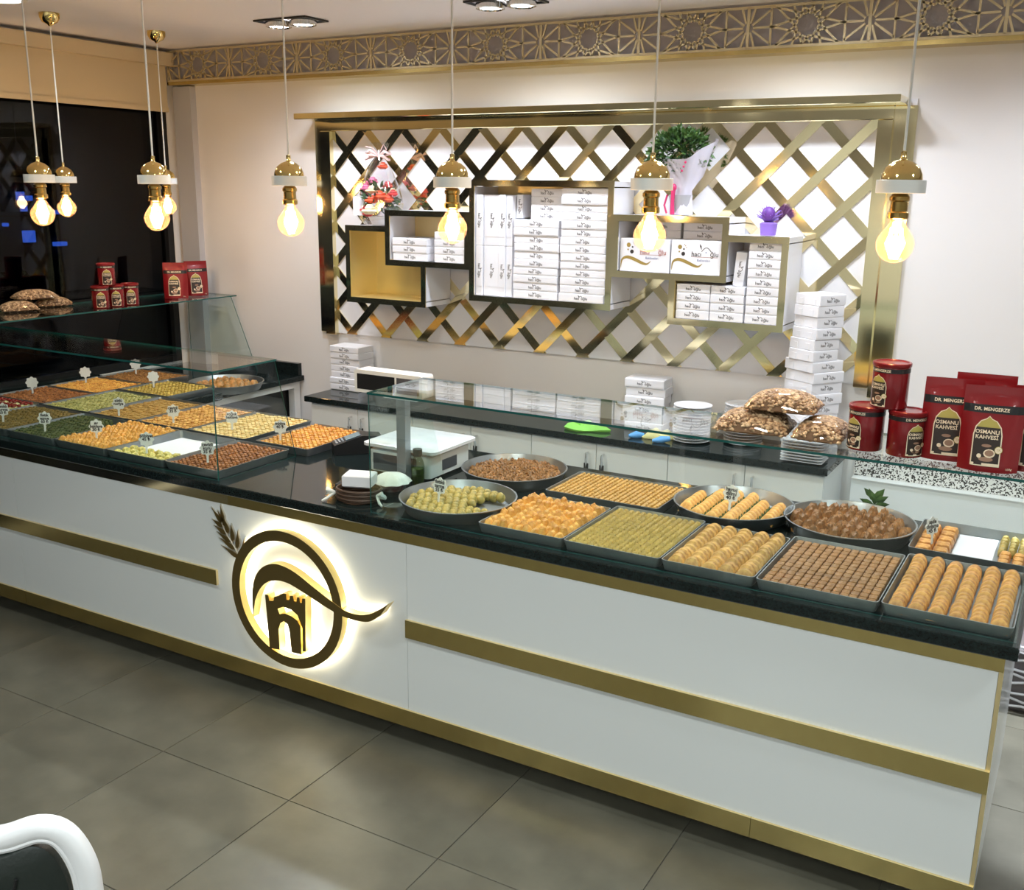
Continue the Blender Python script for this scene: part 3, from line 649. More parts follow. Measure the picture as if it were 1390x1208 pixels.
for i in range(5):
    (bx, by) = stem[i]; nx_, ny_ = stem[i+1]
    wears.append(grain((bx-15, by-10), (bx-15-270+25*i, by-215+20*i), 33)); wears.append(grain((bx+20, by-25), (bx+25+40-40*i, by-330+15*i), 32))
wears.append(grain((262, 360), (95, 110), 28)); wears.append(grain((290, 340), (235, 70), 26))
for P in wears:
    c = (sum(p[0] for p in P)/len(P), sum(p[1] for p in P)/len(P))
    big = [((x-c[0])*1.30+c[0], (y-c[1])*1.12+c[1]) for x, y in P]
    build('grain_outline', MB().prism(wz(big), lambda u, z, d: (u, d, z), -0.008, -0.0005), m_cham, sg)
    build('grain', MB().prism(wz(P), lambda u, z, d: (u, d, z), -0.0105, -0.0082), m_bronze, sg)
build('stem', MB().tube([(u, -0.0085, z) for u, z in wz(stem)], 0.0028, 6), m_cham, sg)

# ------------------------------------------------------------------ left counter run
lc = thing('side_counter', 'white framed side counter under the window with black back panel', 'counter', (0, 0, 0))
build('side_panel', MB().box(-4.56, -4.545, 1.02, 2.2, 0.0, 0.80), m_black, lc)
build('body', MB().box(-5.47, -4.57, 1.02, 2.2, 0.0, 0.80), m_cab, lc)
build('front_rail', MB().box(-4.54, -4.48, 1.02, 2.18, 0.805, 0.848), m_white, lc)
build('leg', MB().box(-4.53, -4.48, 2.18, 2.235, 0.0, 0.848), m_white, lc)
lw = thing('side_worktop', 'black granite side worktop with upstand below the window', 'worktop', (0, 0, 0))
build('slab', MB().cbox(-5.49, -4.45, 1.001, 2.249, 0.85, 0.885, 0.003).cbox(-5.49, -4.30, 1.001, 1.36, 0.8855, 0.93, 0.003), m_granite, lw)
build('upstand', MB().box(-5.20, -4.47, 2.215, 2.2495, 0.8852, 0.965), m_granite, lw)

# ------------------------------------------------------------------ glass cases
ZG = 1.380
def pane(nm, mb_faces, parent): return build(nm, mb_faces, [m_glass, m_gedge], parent)
g1 = thing('glass_case', 'clear glass display case over the right part of the counter', 'display case', (0, 0, 0))
pane('front_pane', MB().box(-2.168, 0.020, -0.002, 0.004, 0.9305, ZG, 0, {0: 1, 1: 1, 3: 1, 5: 1}), g1)
pane('top_pane', MB().box(-2.172, 0.026, -0.004, 0.355, ZG, ZG+0.008, 0, {2: 1, 3: 1, 4: 1, 5: 1}), g1)
def gable(x0, x1): return MB().prism([(0.0045, 0.9305), (0.50, 0.9305), (0.345, ZG-0.0005), (0.0045, ZG-0.0005)], lambda u, z, d: (d, u, z), x0, x1, 0, 0)
pane('side_pane', gable(-2.168, -2.162), g1); pane('side_pane', gable(0.014, 0.020), g1)
g2 = thing('glass_case', 'clear glass display case over the left part of the counter', 'display case', (0, 0, 0))
pane('front_pane', MB().box(-5.46, -2.952, 0.0, 0.006, 0.9305, ZG, 0, {0: 1, 1: 1, 3: 1, 5: 1}), g2)
pane('top_pane', MB().box(-5.46, -2.946, -0.004, 0.37, ZG, ZG+0.008, 0, {2: 1, 3: 1, 4: 1, 5: 1}), g2)
pane('side_pane', MB().prism([(0.0065, 0.9305), (0.475, 0.9305), (0.365, ZG-0.0005), (0.0065, ZG-0.0005)], lambda u, z, d: (d, u, z), -2.956, -2.951, 0, 1), g2)
g3 = thing('glass_shelf', 'high clear glass shelf along the dark window holding pouches and cans', 'shelf', (0, 0, 0))
pane('shelf_pane', MB().box(-5.45, -4.985, 0.372, 2.21, ZG, ZG+0.008, 0, {2: 1, 3: 1, 4: 1, 5: 1}), g3)
pane('end_pane', MB().prism([(-5.44, 0.886), (-4.82, 0.886), (-5.03, ZG-0.0005), (-5.44, ZG-0.0005)], lambda u, z, d: (u, d, z), 2.195, 2.201, 0, 1), g3)

# ------------------------------------------------------------------ pendants
def pendant():
    t = thing('pendant_lamp', 'pendant', 'pendant lamp', (0, 0, 0), 0, 'pendant lamps')
    zc = 1.98
    build('canopy', MB().lathe([(0.052, ZC-0.0005), (0.050, ZC-0.025), (0.038, ZC-0.045), (0.015, ZC-0.056), (0.006, ZC-0.066)], 24, (0,0,0), 0, True, True), m_brass, t, smooth=True)
    build('cord', MB().tube([(0, 0, ZC-0.06), (0, 0, 2.21)], 0.0036, 8), m_white, t)
    build('dome', MB().lathe([(0.053, 2.1465), (0.0515, 2.160), (0.043, 2.178), (0.027, 2.191), (0.010, 2.197), (0.008, 2.200), (0.008, 2.218), (0.004, 2.220)], 28, (0,0,0), 0, True, True), m_brass, t, smooth=True)
    build('plate_block', MB().lathe([(0.0615, 2.112), (0.0625, 2.113), (0.0625, 2.145), (0.0615, 2.146)], 36, (0,0,0), 0, True, True), m_white, t, smooth=30)
    build('socket', MB().lathe([(0.018, 2.1115), (0.026, 2.103), (0.026, 2.094), (0.022, 2.090), (0.023, 2.066), (0.027, 2.062), (0.027, 2.048), (0.022, 2.045)], 20, (0,0,0), 0, True, True), mat('aged_brass', (0.45, 0.31, 0.10), 0.25, 1.0) if 'aged_brass' not in bpy.data.materials else bpy.data.materials['aged_brass'], t, smooth=True)
    gl = [(0.018, 2.0445), (0.020, 2.035), (0.030, 2.020), (0.042, 2.003)] + [(0.049*math.sin(a), zc-0.049*math.cos(a)) for a in [math.radians(d) for d in (105, 90, 70, 50, 30, 12)]] + [(0.002, zc-0.049)]
    b = build('bulb', MB().lathe(gl, 24), m_amber, t, smooth=True)
    fl = MB()
    for k in range(8):
        a = 2*PI*k/8; fl.tube([(0.012*math.cos(a), 0.012*math.sin(a), 2.022), (0.022*math.cos(a+.2), 0.022*math.sin(a+.2), 1.984), (0.0075*math.cos(a+.4), 0.0075*math.sin(a+.4), 1.943)], 0.0040, 5)
    build('filament', fl, m_fila, b)
    return t
pd = pendant()
PX = [-3.904, -3.202, -2.503, -1.801, -1.099, -0.398]
pl_lab = ['pendant bulb lamp at the far left of the front row, before the dark window', 'front-row pendant lamp second from the left, overlapping a farther one', 'pendant lamp hanging before the bare wall left of the lattice',
          'pendant lamp hanging in front of the flat boxes shelf', 'pendant lamp hanging in front of the two printed boxes', 'rightmost pendant lamp beside the lattice right post']
pos = [(x, 0.0) for x in PX] + [(-4.85, 0.84), (-4.85, 1.545)]
pl_lab += ['smaller-looking farther pendant over the side counter, beside the leftmost lamp', 'farthest pendant over the side counter, near the corner']
for k, (x, y) in enumerate(pos):
    o = pd if k == 0 else dup(pd, (0, 0, 0))
    o.location = (x, y, 0); o['label'] = pl_lab[k]
    lamp('bulb_light', 'POINT', (x, y, 1.98), BULB, WARM, shadow_soft_size=0.03)

# ------------------------------------------------------------------ trays
ZW = 0.9305
def rect_tray(name, label, x0, x1, y0, y1, z=ZW, h=0.036, m=None):
    cx, cy = (x0+x1)/2, (y0+y1)/2; w, d = (x1-x0)/2, (y1-y0)/2
    t = thing(name, label, 'tray', (cx, cy, z), 0, None)
    s = 0.008; r = 0.014
    mb = MB().loft([rrect(-w+s, w-s, -d+s, d-s, r, 0), rrect(-w, w, -d, d, r, h-0.003), rrect(-w, w, -d, d, r, h), rrect(-w+.003, w-.003, -d+.003, d-.003, r, h), rrect(-w+s+.002, w-s-.002, -d+s+.002, d-s-.002, r, 0.002)], 0, True, True)
    build('pan', mb, m or m_tin, t, smooth=30)
    return t, (x0+s+.004, x1-s-.004, y0+s+.004, y1-s-.004, z+0.002)
def round_tray(label, cx, cy, r, z=ZW, h=0.05):
    t = thing('round_tray', label, 'tray', (cx, cy, z))
    build('pan', MB().lathe([(r*.90, 0), (r-.002, h-.006), (r+.003, h-.003), (r+.003, h), (r-.003, h), (r*.89, .003), (r*.3, .003), (.002, .003)], 48, (0,0,0), 0, True, True), m_tindk, t, smooth=30)
    return t
# pastry meshes
def dome(sx, sy, h, n=12, p=4.0, top=0.75, seed=0, wob=0.05):
    rnd = random.Random(seed); mb = MB(); rings = []
    w = [1+rnd.uniform(-wob, wob) for _ in range(n)]
    for s_, z in ((0.98, 0), (1.0, .55), (top, .92), (top*.35, 1.0)):
        rg = []
        for j in range(n):
            a = 2*PI*(j+.5)/n; c, s2 = math.cos(a), math.sin(a); q = (abs(c)**p+abs(s2)**p)**(-1/p)
            rg.append((sx/2*q*c*s_*w[j], sy/2*q*s2*s_*w[j], h*z*(1+ (wob*rnd.uniform(-1, 1) if z > .5 else 0))))
        rings.append(rg)
    return mb.loft(rings, 0, True, True)
def rollm(L, w, h, n=8, seg=4, seed=0):   # short roll lying along x
    rnd = random.Random(seed); rings = []
    for i in range(seg+1):
        x = -L/2+L*i/seg; s_ = 0.72 if i in (0, seg) else 1.0+rnd.uniform(-.05, .05)
        rings.append([(x, w/2*s_*math.cos(2*PI*j/n), h/2+h/2*s_*math.sin(2*PI*j/n)) for j in range(n)])
    return MB().loft(rings, 0, True, True)
def slicem(w, h, t, tilt, n=9):          # leaning half-round slice, face normal to y, leaning back by tilt
    mb = MB(); out = [(-w/2, 0)] + [(-w/2*math.cos(PI*i/n)*(1.0), h*(0.25+0.75*math.sin(PI*i/n))) for i in range(n+1)] + [(w/2, 0)]
    s_, c = math.sin(tilt), math.cos(tilt)
    return mb.prism(out, lambda u, v, d: (u, d+v*s_, v*c), -t/2, t/2)
CNT = {}
ORDW = 'first second third fourth fifth sixth seventh eighth ninth tenth eleventh twelfth thirteenth fourteenth fifteenth sixteenth seventeenth eighteenth nineteenth twentieth twenty-first'.split()
def rowlab(items, short, axis):
    """count pieces by row (axis 1: rows from the front; axis 0: rows from the left)"""
    key = lambda t: t[4]
    rows = sorted(set(t[4] for t in items)); cnt = {}; out = []
    for t in items:
        r = rows.index(t[4]); cnt[r] = cnt.get(r, 0)+1
        out.append('%s, %s row from the %s, %s %s' % (short, ORDW[r], ('left', 'front')[axis], ORDW[cnt[r]-1], ('from front', 'from left')[axis]))
    return out
def put(name, meshes, label, group, items, cat='pastry', ny=0, short=None, axis=None):
    labs = rowlab(items, short, axis) if axis is not None else None
    items = [t[:4] for t in items]
    for k, (x, y, z, rz) in enumerate(items):
        o = ob(name, random.choice(meshes), None, (x, y, z), rz)
        tag(o, '%s, %s column, %s from front' % (short, ORDW[k//ny], ORDW[k % ny]) if ny else (labs[k] if labs else label), cat, group)
def grid(box, nx, ny, jit=0.0, jr=0.03, skip=None):
    x0, x1, y0, y1, z = box; out = []
    for i in range(nx):
        for j in range(ny):
            if skip and skip(i, j): continue
            out.append((x0+(x1-x0)*(i+.5)/nx+random.uniform(-jit, jit), y0+(y1-y0)*(j+.5)/ny+random.uniform(-jit, jit), z, random.uniform(-jr, jr)))
    return out
def pm(name, c1, c2, sc=60, rough=0.42, rnd=0.12): return mat(name, c1, rough, noise=(c2, sc, 4), rnd=rnd, bump=0.5, bscale=130)
p_gold = pm('pastry_golden', sr(236, 180, 88), sr(190, 120, 46), 45)
p_pist = pm('pastry_pistachio', sr(204, 172, 84), sr(140, 112, 40))
p_small = pm('pastry_small_golden', sr(214, 166, 86), sr(160, 112, 46))
p_roll = pm('pastry_rolls', sr(226, 176, 96), sr(170, 112, 46), 45)
p_brown = pm('pastry_walnut', sr(176, 124, 66), sr(122, 76, 34))
p_slice = pm('pastry_slices', sr(226, 164, 84), sr(174, 106, 44), 45)
p_carrot = pm('pastry_carrot_slice', sr(240, 186, 104), sr(200, 126, 54), 40)
p_green = pm('pastry_green', sr(196, 168, 92), sr(122, 114, 46), 40)
p_chunk = pm('pastry_chunky_brown', sr(172, 120, 66), sr(112, 74, 34), 45)
p_shred = pm('pastry_shredded', sr(176, 120, 62), sr(122, 80, 34), 80)
p_mahog = pm('pastry_mahogany', sr(186, 120, 66), sr(112, 62, 30))
p_pale = pm('pastry_pale', sr(238, 214, 150), sr(206, 166, 92))
p_dkgr = pm('pastry_dark_green', sr(74, 84, 40), sr(44, 56, 22))
p_olive = pm('pastry_olive_brown', sr(128, 104, 50), sr(84, 70, 28))
p_tan = pm('pastry_tan', sr(190, 150, 82), sr(150, 110, 52))
p_palegr = pm('pastry_pale_green', sr(196, 186, 118), sr(140, 136, 66))
m_filling = mat('pistachio_filling', (0.05, 0.09, 0.015), 0.7, noise=((0.10, 0.14, 0.03), 90))

# --- right case, front row
_, bx = rect_tray('baking_tray', 'metal tray of golden puffed pastries, leftmost square tray in the right case front row', -1.712, -1.375, 0.018, 0.425)
me = [dome(.036, .042, .040+.004*k, 10, 3, .6, k, .10).mesh('puffed_pastry', p_gold, True) for k in range(4)]
put('puffed_pastry', me, 'golden puffed pastry in the leftmost square tray of the right case', 'golden puffed pastries', grid(bx, 10, 10, .002, .3), ny=10, short='golden puff in the square tray by the green round tray')
_, bx = rect_tray('baking_tray', 'metal tray of small pistachio rolls, second in the right case front row', -1.370, -1.022, 0.012, 0.465)
me = [rollm(.0212, .0240, .034, 8, 3, k).mesh('pistachio_roll', p_pist, True) for k in range(3)]
put('pistachio_roll', me, 'small pistachio roll standing in the tray of straight columns', 'small pistachio rolls', grid(bx, 14, 17, .0006, .08), ny=17, short='small pistachio roll in the second front tray')
_, bx = rect_tray('baking_tray', 'metal tray of five columns of layered rolls, third in the right case front row', -1.017, -0.712, 0.010, 0.440)
me = [slicem(.056, .040, .018, .55).mesh('layered_roll', p_roll, True), slicem(.053, .045, .020, .50).mesh('layered_roll', p_roll, True)]
put('layered_roll', me, 'golden layered roll in the tray with five leaning columns', 'golden layered rolls', [(x, y-.008, z+.008, random.uniform(-.15, .15)) for x, y, z, r in grid(bx, 5, 13, .0015, .1)], ny=13, short='layered roll in the five-column tray')
_, bx = rect_tray('baking_tray', 'metal tray of brown nut squares, fourth in the right case front row', -0.707, -0.345, 0.006, 0.472)
me = [dome(.0262, .0352, .028, 12, 6, .86, k, .04).mesh('nut_square', p_brown, True) for k in range(3)]
put('nut_square', me, 'brown nut-topped baklava square in the tray of even squares', 'brown nut squares', grid(bx, 13, 13, .0004, .03), ny=13, short='brown nut square in the even tray')
_, bx = rect_tray('baking_tray', 'metal tray of six columns of leaning slices at the right end of the front row', -0.340, 0.010, 0.010, 0.495)
me = [slicem(.046, .038, .019, .70).mesh('leaning_slice', p_slice, True), slicem(.048, .042, .021, .66).mesh('leaning_slice', p_slice, True)]
put('leaning_slice', me, 'orange-brown slice leaning in a column of the right-end tray', 'leaning orange-brown slices', [(x, y-.012, z+.008, random.uniform(-.08, .08)) for x, y, z, r in grid(bx, 6, 14, .001)], ny=14, short='leaning slice in the right-end tray')
# --- right case, back row
_, bx = rect_tray('baking_tray', 'metal tray of tiny golden squares between the two back round trays', -1.700, -1.225, 0.500, 0.830)
me = [dome(.0222, .0248, .034, 8, 4, .75, k).mesh('tiny_square', p_small, True) for k in range(3)]
put('tiny_square', me, 'tiny golden baklava square in the wide back tray', 'tiny golden squares', grid(bx, 21, 13, .0005, .06), ny=13, short='tiny golden square in the wide back tray')
# paper tray at right end
_, bx = rect_tray('baking_tray', 'half-empty metal tray with white paper at the back right corner', -0.355, 0.010, 0.560, 0.915)
tag(build('paper_sheet', MB().box(bx[0]+.115, bx[1]-.10, bx[2]+.01, bx[3]-.01, 0, .0012), m_paper, None, (0, 0, bx[4]+.0005)), 'white paper lining the half-empty tray at the back right', 'paper')
me = [dome(.052, .058, .034, 12, 4, .8, k, .06).mesh('brown_square', p_slice, True) for k in range(3)]
put('brown_square', me, 'large orange-brown square left in the half-empty back right tray', 'large squares in the half-empty tray', [(bx[0]+.030+.056*i, bx[2]+.035+.062*j, bx[4], random.uniform(-.1, .1)) for i in range(2) for j in range(5)])
me = [dome(.026, .03, .030, 10, 3, .7, k, .08).mesh('green_roll', p_green, True) for k in range(3)]
put('green_roll', me, 'small green pistachio roll at the right side of the half-empty tray', 'green rolls in the half-empty tray', [(bx[1]-.018-.030*i, bx[2]+.16+.034*j, bx[4], random.uniform(-.2, .2)) for i in range(3) for j in range(5)])
put('brown_square', [dome(.036, .04, .03, 12, 4, .8, 9, .06).mesh('brown_square', p_slice, True)], 'small orange-brown square at the near right corner of the half-empty tray', 'small squares in the half-empty tray', [(bx[1]-.022-.042*i, bx[2]+.03+.044*j, bx[4], 0) for i in range(2) for j in range(3)])
# round trays
RT = [(-1.917, 0.214), (-1.943, 0.690), (-1.000, 0.700), (-0.580, 0.722)]
round_tray('round metal tray of green pistachio pastries at the left of the right case', *RT[0], .222)
round_tray('round metal tray of shredded brown pastry behind the green one', *RT[1], .220)
round_tray('round metal tray of carrot slices with green filling', *RT[2], .221)
round_tray('round metal tray of chunky brown pastries at the back right', *RT[3], .226)
def lump(rx, ry, rz, seed):
    rn = random.Random(seed); mb = MB().ball((0, 0, rz*.96), rx, ry, rz, 10, 6)
    mb.v = [(x*(1+rn.uniform(-.10, .10)), y*(1+rn.uniform(-.10, .10)), max(0, z*(1+rn.uniform(-.06, .06)))) for x, y, z in mb.v]; return mb
me = [lump(.021, .0165, .0175+.001*k, k).mesh('green_pastry', p_green, True) for k in range(4)]
it = []
for j in range(14):
    for i in range(13):
        x, y = -.19+.032*i+(.016 if j % 2 else 0), -.19+.029*j
        if x*x+y*y > .183**2: continue
        if x > .06 and -.070 < y < .11: continue
        it.append((RT[0][0]+x+random.uniform(-.004, .004), RT[0][1]+y+random.uniform(-.004, .004), ZW+.0035+random.uniform(0, .004), random.uniform(-.8, .8), j))
put('green_pastry', me, 'round green pistachio pastry heaped in the left round tray', 'green pistachio pastries', it, axis=1, short='green pistachio pastry in the round tray')
me = [slicem(.051, .044, .018, .58).mesh('carrot_slice', p_carrot, True)]
me[0].materials.append(m_filling)
it = []
for i in range(6):
    x = -.155+.062*i
    n = int(math.sqrt(max(0, .197**2-x*x))/.0155)
    for j in range(n-1):
        y = -.0155*(n-1)+.031*j
        if i == 4 and j > n-4: continue
        it.append((RT[2][0]+x, RT[2][1]+y-.005, ZW+.011, random.uniform(-.12, .12), i))
for p in me[0].polygons:
    if abs(p.normal.y) < .3 and p.normal.z < .35 and p.center.z < .014: p.material_index = 1
put('carrot_slice', me, 'golden carrot-shaped slice leaning in the round tray', 'golden carrot slices', it, axis=0, short='carrot-shaped slice in the round tray')
fil = MB(); rnd_f = random.Random(8)
for (x, y, z, r, _) in it:
    for sx in (-.029, .029):
        fx, fy = x-RT[2][0]+sx, y-RT[2][1]+.012
        if fx*fx+fy*fy < .182**2: fil.ball((fx+rnd_f.uniform(-.003, .003), fy, .0145), .007, .011, .0115+rnd_f.uniform(0, .006), 6, 4)
build('green_filling', fil, m_filling, None, (RT[2][0], RT[2][1], ZW), 0, True, kind='stuff', label='dark green pistachio filling showing between the carrot slices', category='filling')
me = [dome(.040, .033, .034+.005*k, 12, 2.3, .62, k+20, .16).mesh('chunky_pastry', p_chunk, True) for k in range(4)]
it = []
for j in range(15):
    for i in range(12):
        x, y = -.187+.034*i, -.196+.028*j
        if x*x+y*y > .192**2: continue
        it.append((RT[3][0]+x+random.uniform(-.004, .004), RT[3][1]+y+random.uniform(-.004, .004), ZW+.0035+random.uniform(0, .006), random.uniform(-1.5, 1.5), j))
put('chunky_pastry', me, 'chunky brown nut pastry packed in the right-hand round tray', 'chunky brown pastries', it, axis=1, short='chunky brown pastry in the round tray')
sh = MB(); rnd = random.Random(5)
sh.lathe([(.195, .004), (.194, .026), (.15, .036), (.05, .038), (.003, .038)], 28, (0, 0, 0), 0, True, True)
for k in range(520):
    r, a = .188*math.sqrt(rnd.random()), rnd.uniform(0, 2*PI); L = rnd.uniform(.012, .026); b = rnd.uniform(0, PI); x, y = r*math.cos(a), r*math.sin(a); z = .036-.008*(r/.19)**3+rnd.uniform(0, .006)
    sh.tube([(x-L/2*math.cos(b), y-L/2*math.sin(b), z-.002), (x, y, z+.004), (x+L/2*math.cos(b), y+L/2*math.sin(b), z-.002)], [.003, .0052, .003], 5)
build('shredded_pastry', sh, p_shred, None, (RT[1][0], RT[1][1], ZW), 0, True, kind='stuff', label='shredded brown pastry filling the round tray at the back', category='pastry')

# --- left case
def stufftray(label, plabel, box, nx, ny, mb_proto, m, z=ZW, jit=.001, jr=.06, rows=None, h=0.036):
    _, bx = rect_tray('baking_tray', label, *box, z, h)
    mb = MB(); rnd = random.Random(nx*100+ny)
    for k, (x, y, zz, r) in enumerate(grid(bx, nx, ny, jit, jr, rows)):
        c, s_ = math.cos(r), math.sin(r); q = rnd.uniform(.9, 1.12)
        mb.add([(x+px*c-py*s_, y+px*s_+py*c, zz+pz*q) for px, py, pz in mb_proto.v], mb_proto.f, 0)
    o = build('pastry_pieces', mb, m, None, (0, 0, 0), 0, True, kind='stuff', label=plabel, category='pastry')
    return bx
XA = [-2.964, -3.287, -3.655, -4.010, -4.362, -4.745]
YA, YA2, YR2, YR3 = 0.016, 0.455, 0.482, 0.935
row1 = [(XA[i+1]+.003, XA[i]-.003, YA, YA2) for i in range(5)]
stufftray('metal tray of mahogany ridged pastries at the right end of the left case', 'rows of mahogany ridged pastry next to the glass corner', row1[0], 11, 20, dome(.024, .019, .030, 8, 4, .7), p_mahog)
_, bx = rect_tray('baking_tray', 'half-empty metal tray with white paper in the left case', *row1[1])
tag(build('paper_sheet', MB().box(bx[0]+.004, bx[1]-.004, bx[2]+.14, bx[3]-.004, 0, .0012), m_paper, None, (0, 0, bx[4]+.0005)), 'white paper lining the half-empty tray in the left case', 'paper')
me = [dome(.048, .036, .030, 12, 2.6, .7, k, .12).mesh('filled_pastry', pm('pastry_cream_green', sr(226, 206, 122), sr(150, 146, 54), 45) if k == 0 else bpy.data.materials['pastry_cream_green'], True) for k in range(3)]
put('filled_pastry', me, 'pale filled pastry with green edge left in the half-empty left tray', 'pale filled pastries', [(bx[0]+.030+.054*i, bx[2]+.022+.042*j, bx[4], random.uniform(-.4, .4)) for i in range(6) for j in range(3)])
_, bx = rect_tray('baking_tray', 'metal tray of golden pastries between paper tray and dark green tray', *row1[2])
me = [dome(.034, .037, .037+.003*k, 10, 3, .6, k+40, .10).mesh('golden_pastry', p_gold, True) for k in range(4)]
put('golden_pastry', me, 'golden pastry in the left case tray beside the half-empty one', 'golden pastries in the left case', grid(bx, 11, 13, .0015, .3), ny=13, short='golden pastry in the left case front row')
stufftray('metal tray of dark green pistachio pastry in the left case', 'dark green pistachio pastry, partly sold', row1[3], 14, 17, dome(.024, .025, .030, 8, 3, .7), p_dkgr, rows=lambda i, j: i > 9 and j > 12)
stufftray('metal tray of olive brown pastry at the far left of the front row', 'olive brown pastry in the tray at the far left', row1[4], 14, 17, dome(.025, .025, .032, 8, 3, .7), p_olive)
stufftray('metal tray of golden pastry outside the glass near the card terminal', 'golden pastry in the tray beside the card terminal', (-3.215, -2.895, 0.490, 0.915), 11, 15, dome(.027, .027, .034, 8, 3, .65), p_gold)
stufftray('metal tray of pale cream baklava in the second row', 'pale cream baklava pieces', (-3.640, -3.270, YR2, .96), 12, 17, dome(.029, .026, .033, 8, 4, .75), p_pale)
stufftray('metal tray of golden nut pastry left of the cream baklava', 'golden nut pastry left of the cream baklava', (-4.000, -3.648, YR2, .96), 13, 17, dome(.026, .026, .033, 8, 4, .75), p_roll)
stufftray('metal tray of flat tan pastry in the second row', 'flat tan pastry in small diamonds', (-4.362, -4.010, YR2, .96), 14, 18, dome(.0238, .0245, .026, 8, 6, .9), p_tan)
stufftray('metal tray of pale green pistachio pastry in the second row', 'pale green pistachio pastry in neat rows', (-4.735, -4.370, YR2, .96), 12, 15, dome(.028, .029, .031, 8, 3, .7), p_palegr)
stufftray('metal tray of brown pastry nearest the window', 'brown ridged pastry nearest the window', (-5.165, -4.742, .500, .835), 20, 12, dome(.019, .026, .031, 8, 4, .7), p_mahog)
stufftray('metal tray of orange pastry beside the window, middle one', 'orange golden pastry in rows beside the window', (-5.165, -4.742, .840, 1.185), 20, 12, dome(.019, .026, .031, 8, 4, .7), p_gold)
stufftray('metal tray of brown pastry beside the window, farthest one', 'brown pastry in the farthest window tray', (-5.165, -4.742, 1.190, 1.35+.18), 20, 12, dome(.019, .026, .031, 8, 4, .7), p_brown)
stufftray('metal tray of green and golden pastry at the side counter edge', 'green and golden pastry on the side counter edge', (-4.735, -4.335, .985, 1.35), 14, 13, dome(.025, .025, .031, 8, 3, .7), p_pist)
# strawberry pastry tray
_, bx = rect_tray('baking_tray', 'metal tray of cream slices with red fruit at the far left', -5.15, -4.752, .03, .49)
me = [MB().cbox(-.045, .045, -.03, .03, 0, .03, .004).mesh('cream_slice', mat('cream_cake', sr(226, 220, 160), .5), True)]
fruit = MB()
for q in range(5): fruit.ball((-.03+.015*q, .012*(-1)**q, .036), .012, .011, .009, 8, 4)
fm = fruit.mesh('red_fruit', mat('red_fruit', sr(120, 22, 18), .25), True)
k = 0
for i in range(4):
    for j in range(6):
        t = thing('cream_slice', 'cream slice with red fruit, %s column, %s from front, far left tray' % (ORDW[i], ORDW[j]), 'pastry', (bx[0]+.05+.0945*i, bx[2]+.038+.072*j, bx[4]+.0003), 0, 'cream slices with red fruit')
        ob('cake', me[0], t); ob('fruit_topping', fm, t)
round_tray('round tray of brown filled pastries on the side counter', -4.53, 1.625, .225, .8856, .05)
me = [dome(.062, .05, .045, 12, 2.4, .6, k+60, .14).mesh('brown_bun', pm('pastry_bun', sr(196, 136, 76), sr(120, 92, 36), 30) if k == 0 else bpy.data.materials['pastry_bun'], True) for k in range(3)]
put('brown_bun', me, 'brown filled bun in the round tray on the side counter', 'brown buns on the side counter', [(-4.53+.06*i, 1.625+.055*j, .8856+.0035, random.uniform(-1, 1)) for i in range(-3, 4) for j in range(-3, 4) if (i*.06)**2+(j*.055)**2 < .165**2 and not (i > 0 and j < -1)])

# ------------------------------------------------------------------ price signs
def sign_mesh(lines, back=False):
    n = 64; out = [(.031*(1+.10*math.cos(8*2*PI*i/n))*math.cos(2*PI*i/n)*1.0, .031*(1+.10*math.cos(8*2*PI*i/n))*math.sin(2*PI*i/n)) for i in range(n)]
    p = MB().prism(out, lambda u, z, d: (u, d, z+.062), -.001, .001).mesh('plate', m_white)
    st = MB().box(-.0045, .0045, -.0009, .0009, 0, .034).mesh('stick', m_white)
    tx = MB()
    for k, s_ in enumerate(lines): decal(tx, shift(text(s_, .0195, 'C', .0007), 0, .0775-.0155*k), lambda u, v: (u, -.0016, v))
    return p, st, tx.mesh('lettering', m_print)
def sign(label, x, y, z, rz, lines, tilt=0):
    a, b, c = sign_mesh(lines)
    t = thing('price_sign', label, 'price sign', (x, y, z), rz, 'scalloped price signs'); t.rotation_euler = (tilt, 0, rz)
    ob('plate', a, t); ob('stick', b, t); ob('lettering', c, t)
    return t
zs = ZW+.033
sign('white scalloped price sign in the green pistachio round tray', -1.965, 0.150, zs, -.1, ['fıstıklı', 'sarma', '55 ₺'], -.15)
sign('white scalloped price sign in the carrot slice tray', -0.985, 0.600, zs+.012, -.1, ['havuç', 'dilimi', '40 ₺'], -.2)
sign('white scalloped price sign in the half-empty back right tray', -0.290, 0.640, zs, 1.0, ['sade', 'dolama', '45 ₺'], -.1)
L_ = [((-3.111, .10), 'mahogany tray', ['cevizli', 'kuru', '35 ₺']), ((-3.45, .07), 'half-empty left tray', ['şöbiyet', '45 ₺']), ((-3.84, .12), 'golden tray of the left case front row', ['ev', 'baklava', '30 ₺']),
      ((-4.18, .10), 'dark green tray', ['fıstık', 'ezme', '60 ₺']), ((-4.52, .115), 'olive brown tray', ['fıstıklı', 'burma', '60 ₺']), ((-3.125, .565), 'golden tray by the card terminal', ['midye', '40 ₺']),
      ((-3.46, .595), 'pale cream tray', ['soğuk', 'baklava']), ((-3.80, .54), 'golden nut tray', ['cevizli', '35 ₺']), ((-4.165, .515), 'flat tan tray', ['sütlü', 'nuriye'])]
for (x, y), w, ln in L_:
    sign('white scalloped price sign standing in the %s' % w, x, y, zs, .55, ln, -.12)
for k, ((x, y), w) in enumerate((((-5.03, .645), 'nearest the strawberry slices'), ((-5.06, 1.02), 'in the middle window tray'), ((-5.05, 1.38), 'in the farthest window tray'), ((-4.62, 1.14), 'in the green and golden side tray'))):
    sign('blank-backed scalloped price sign %s' % w, x, y, zs, PI+.75, ['baklava', '40 ₺'], .05)

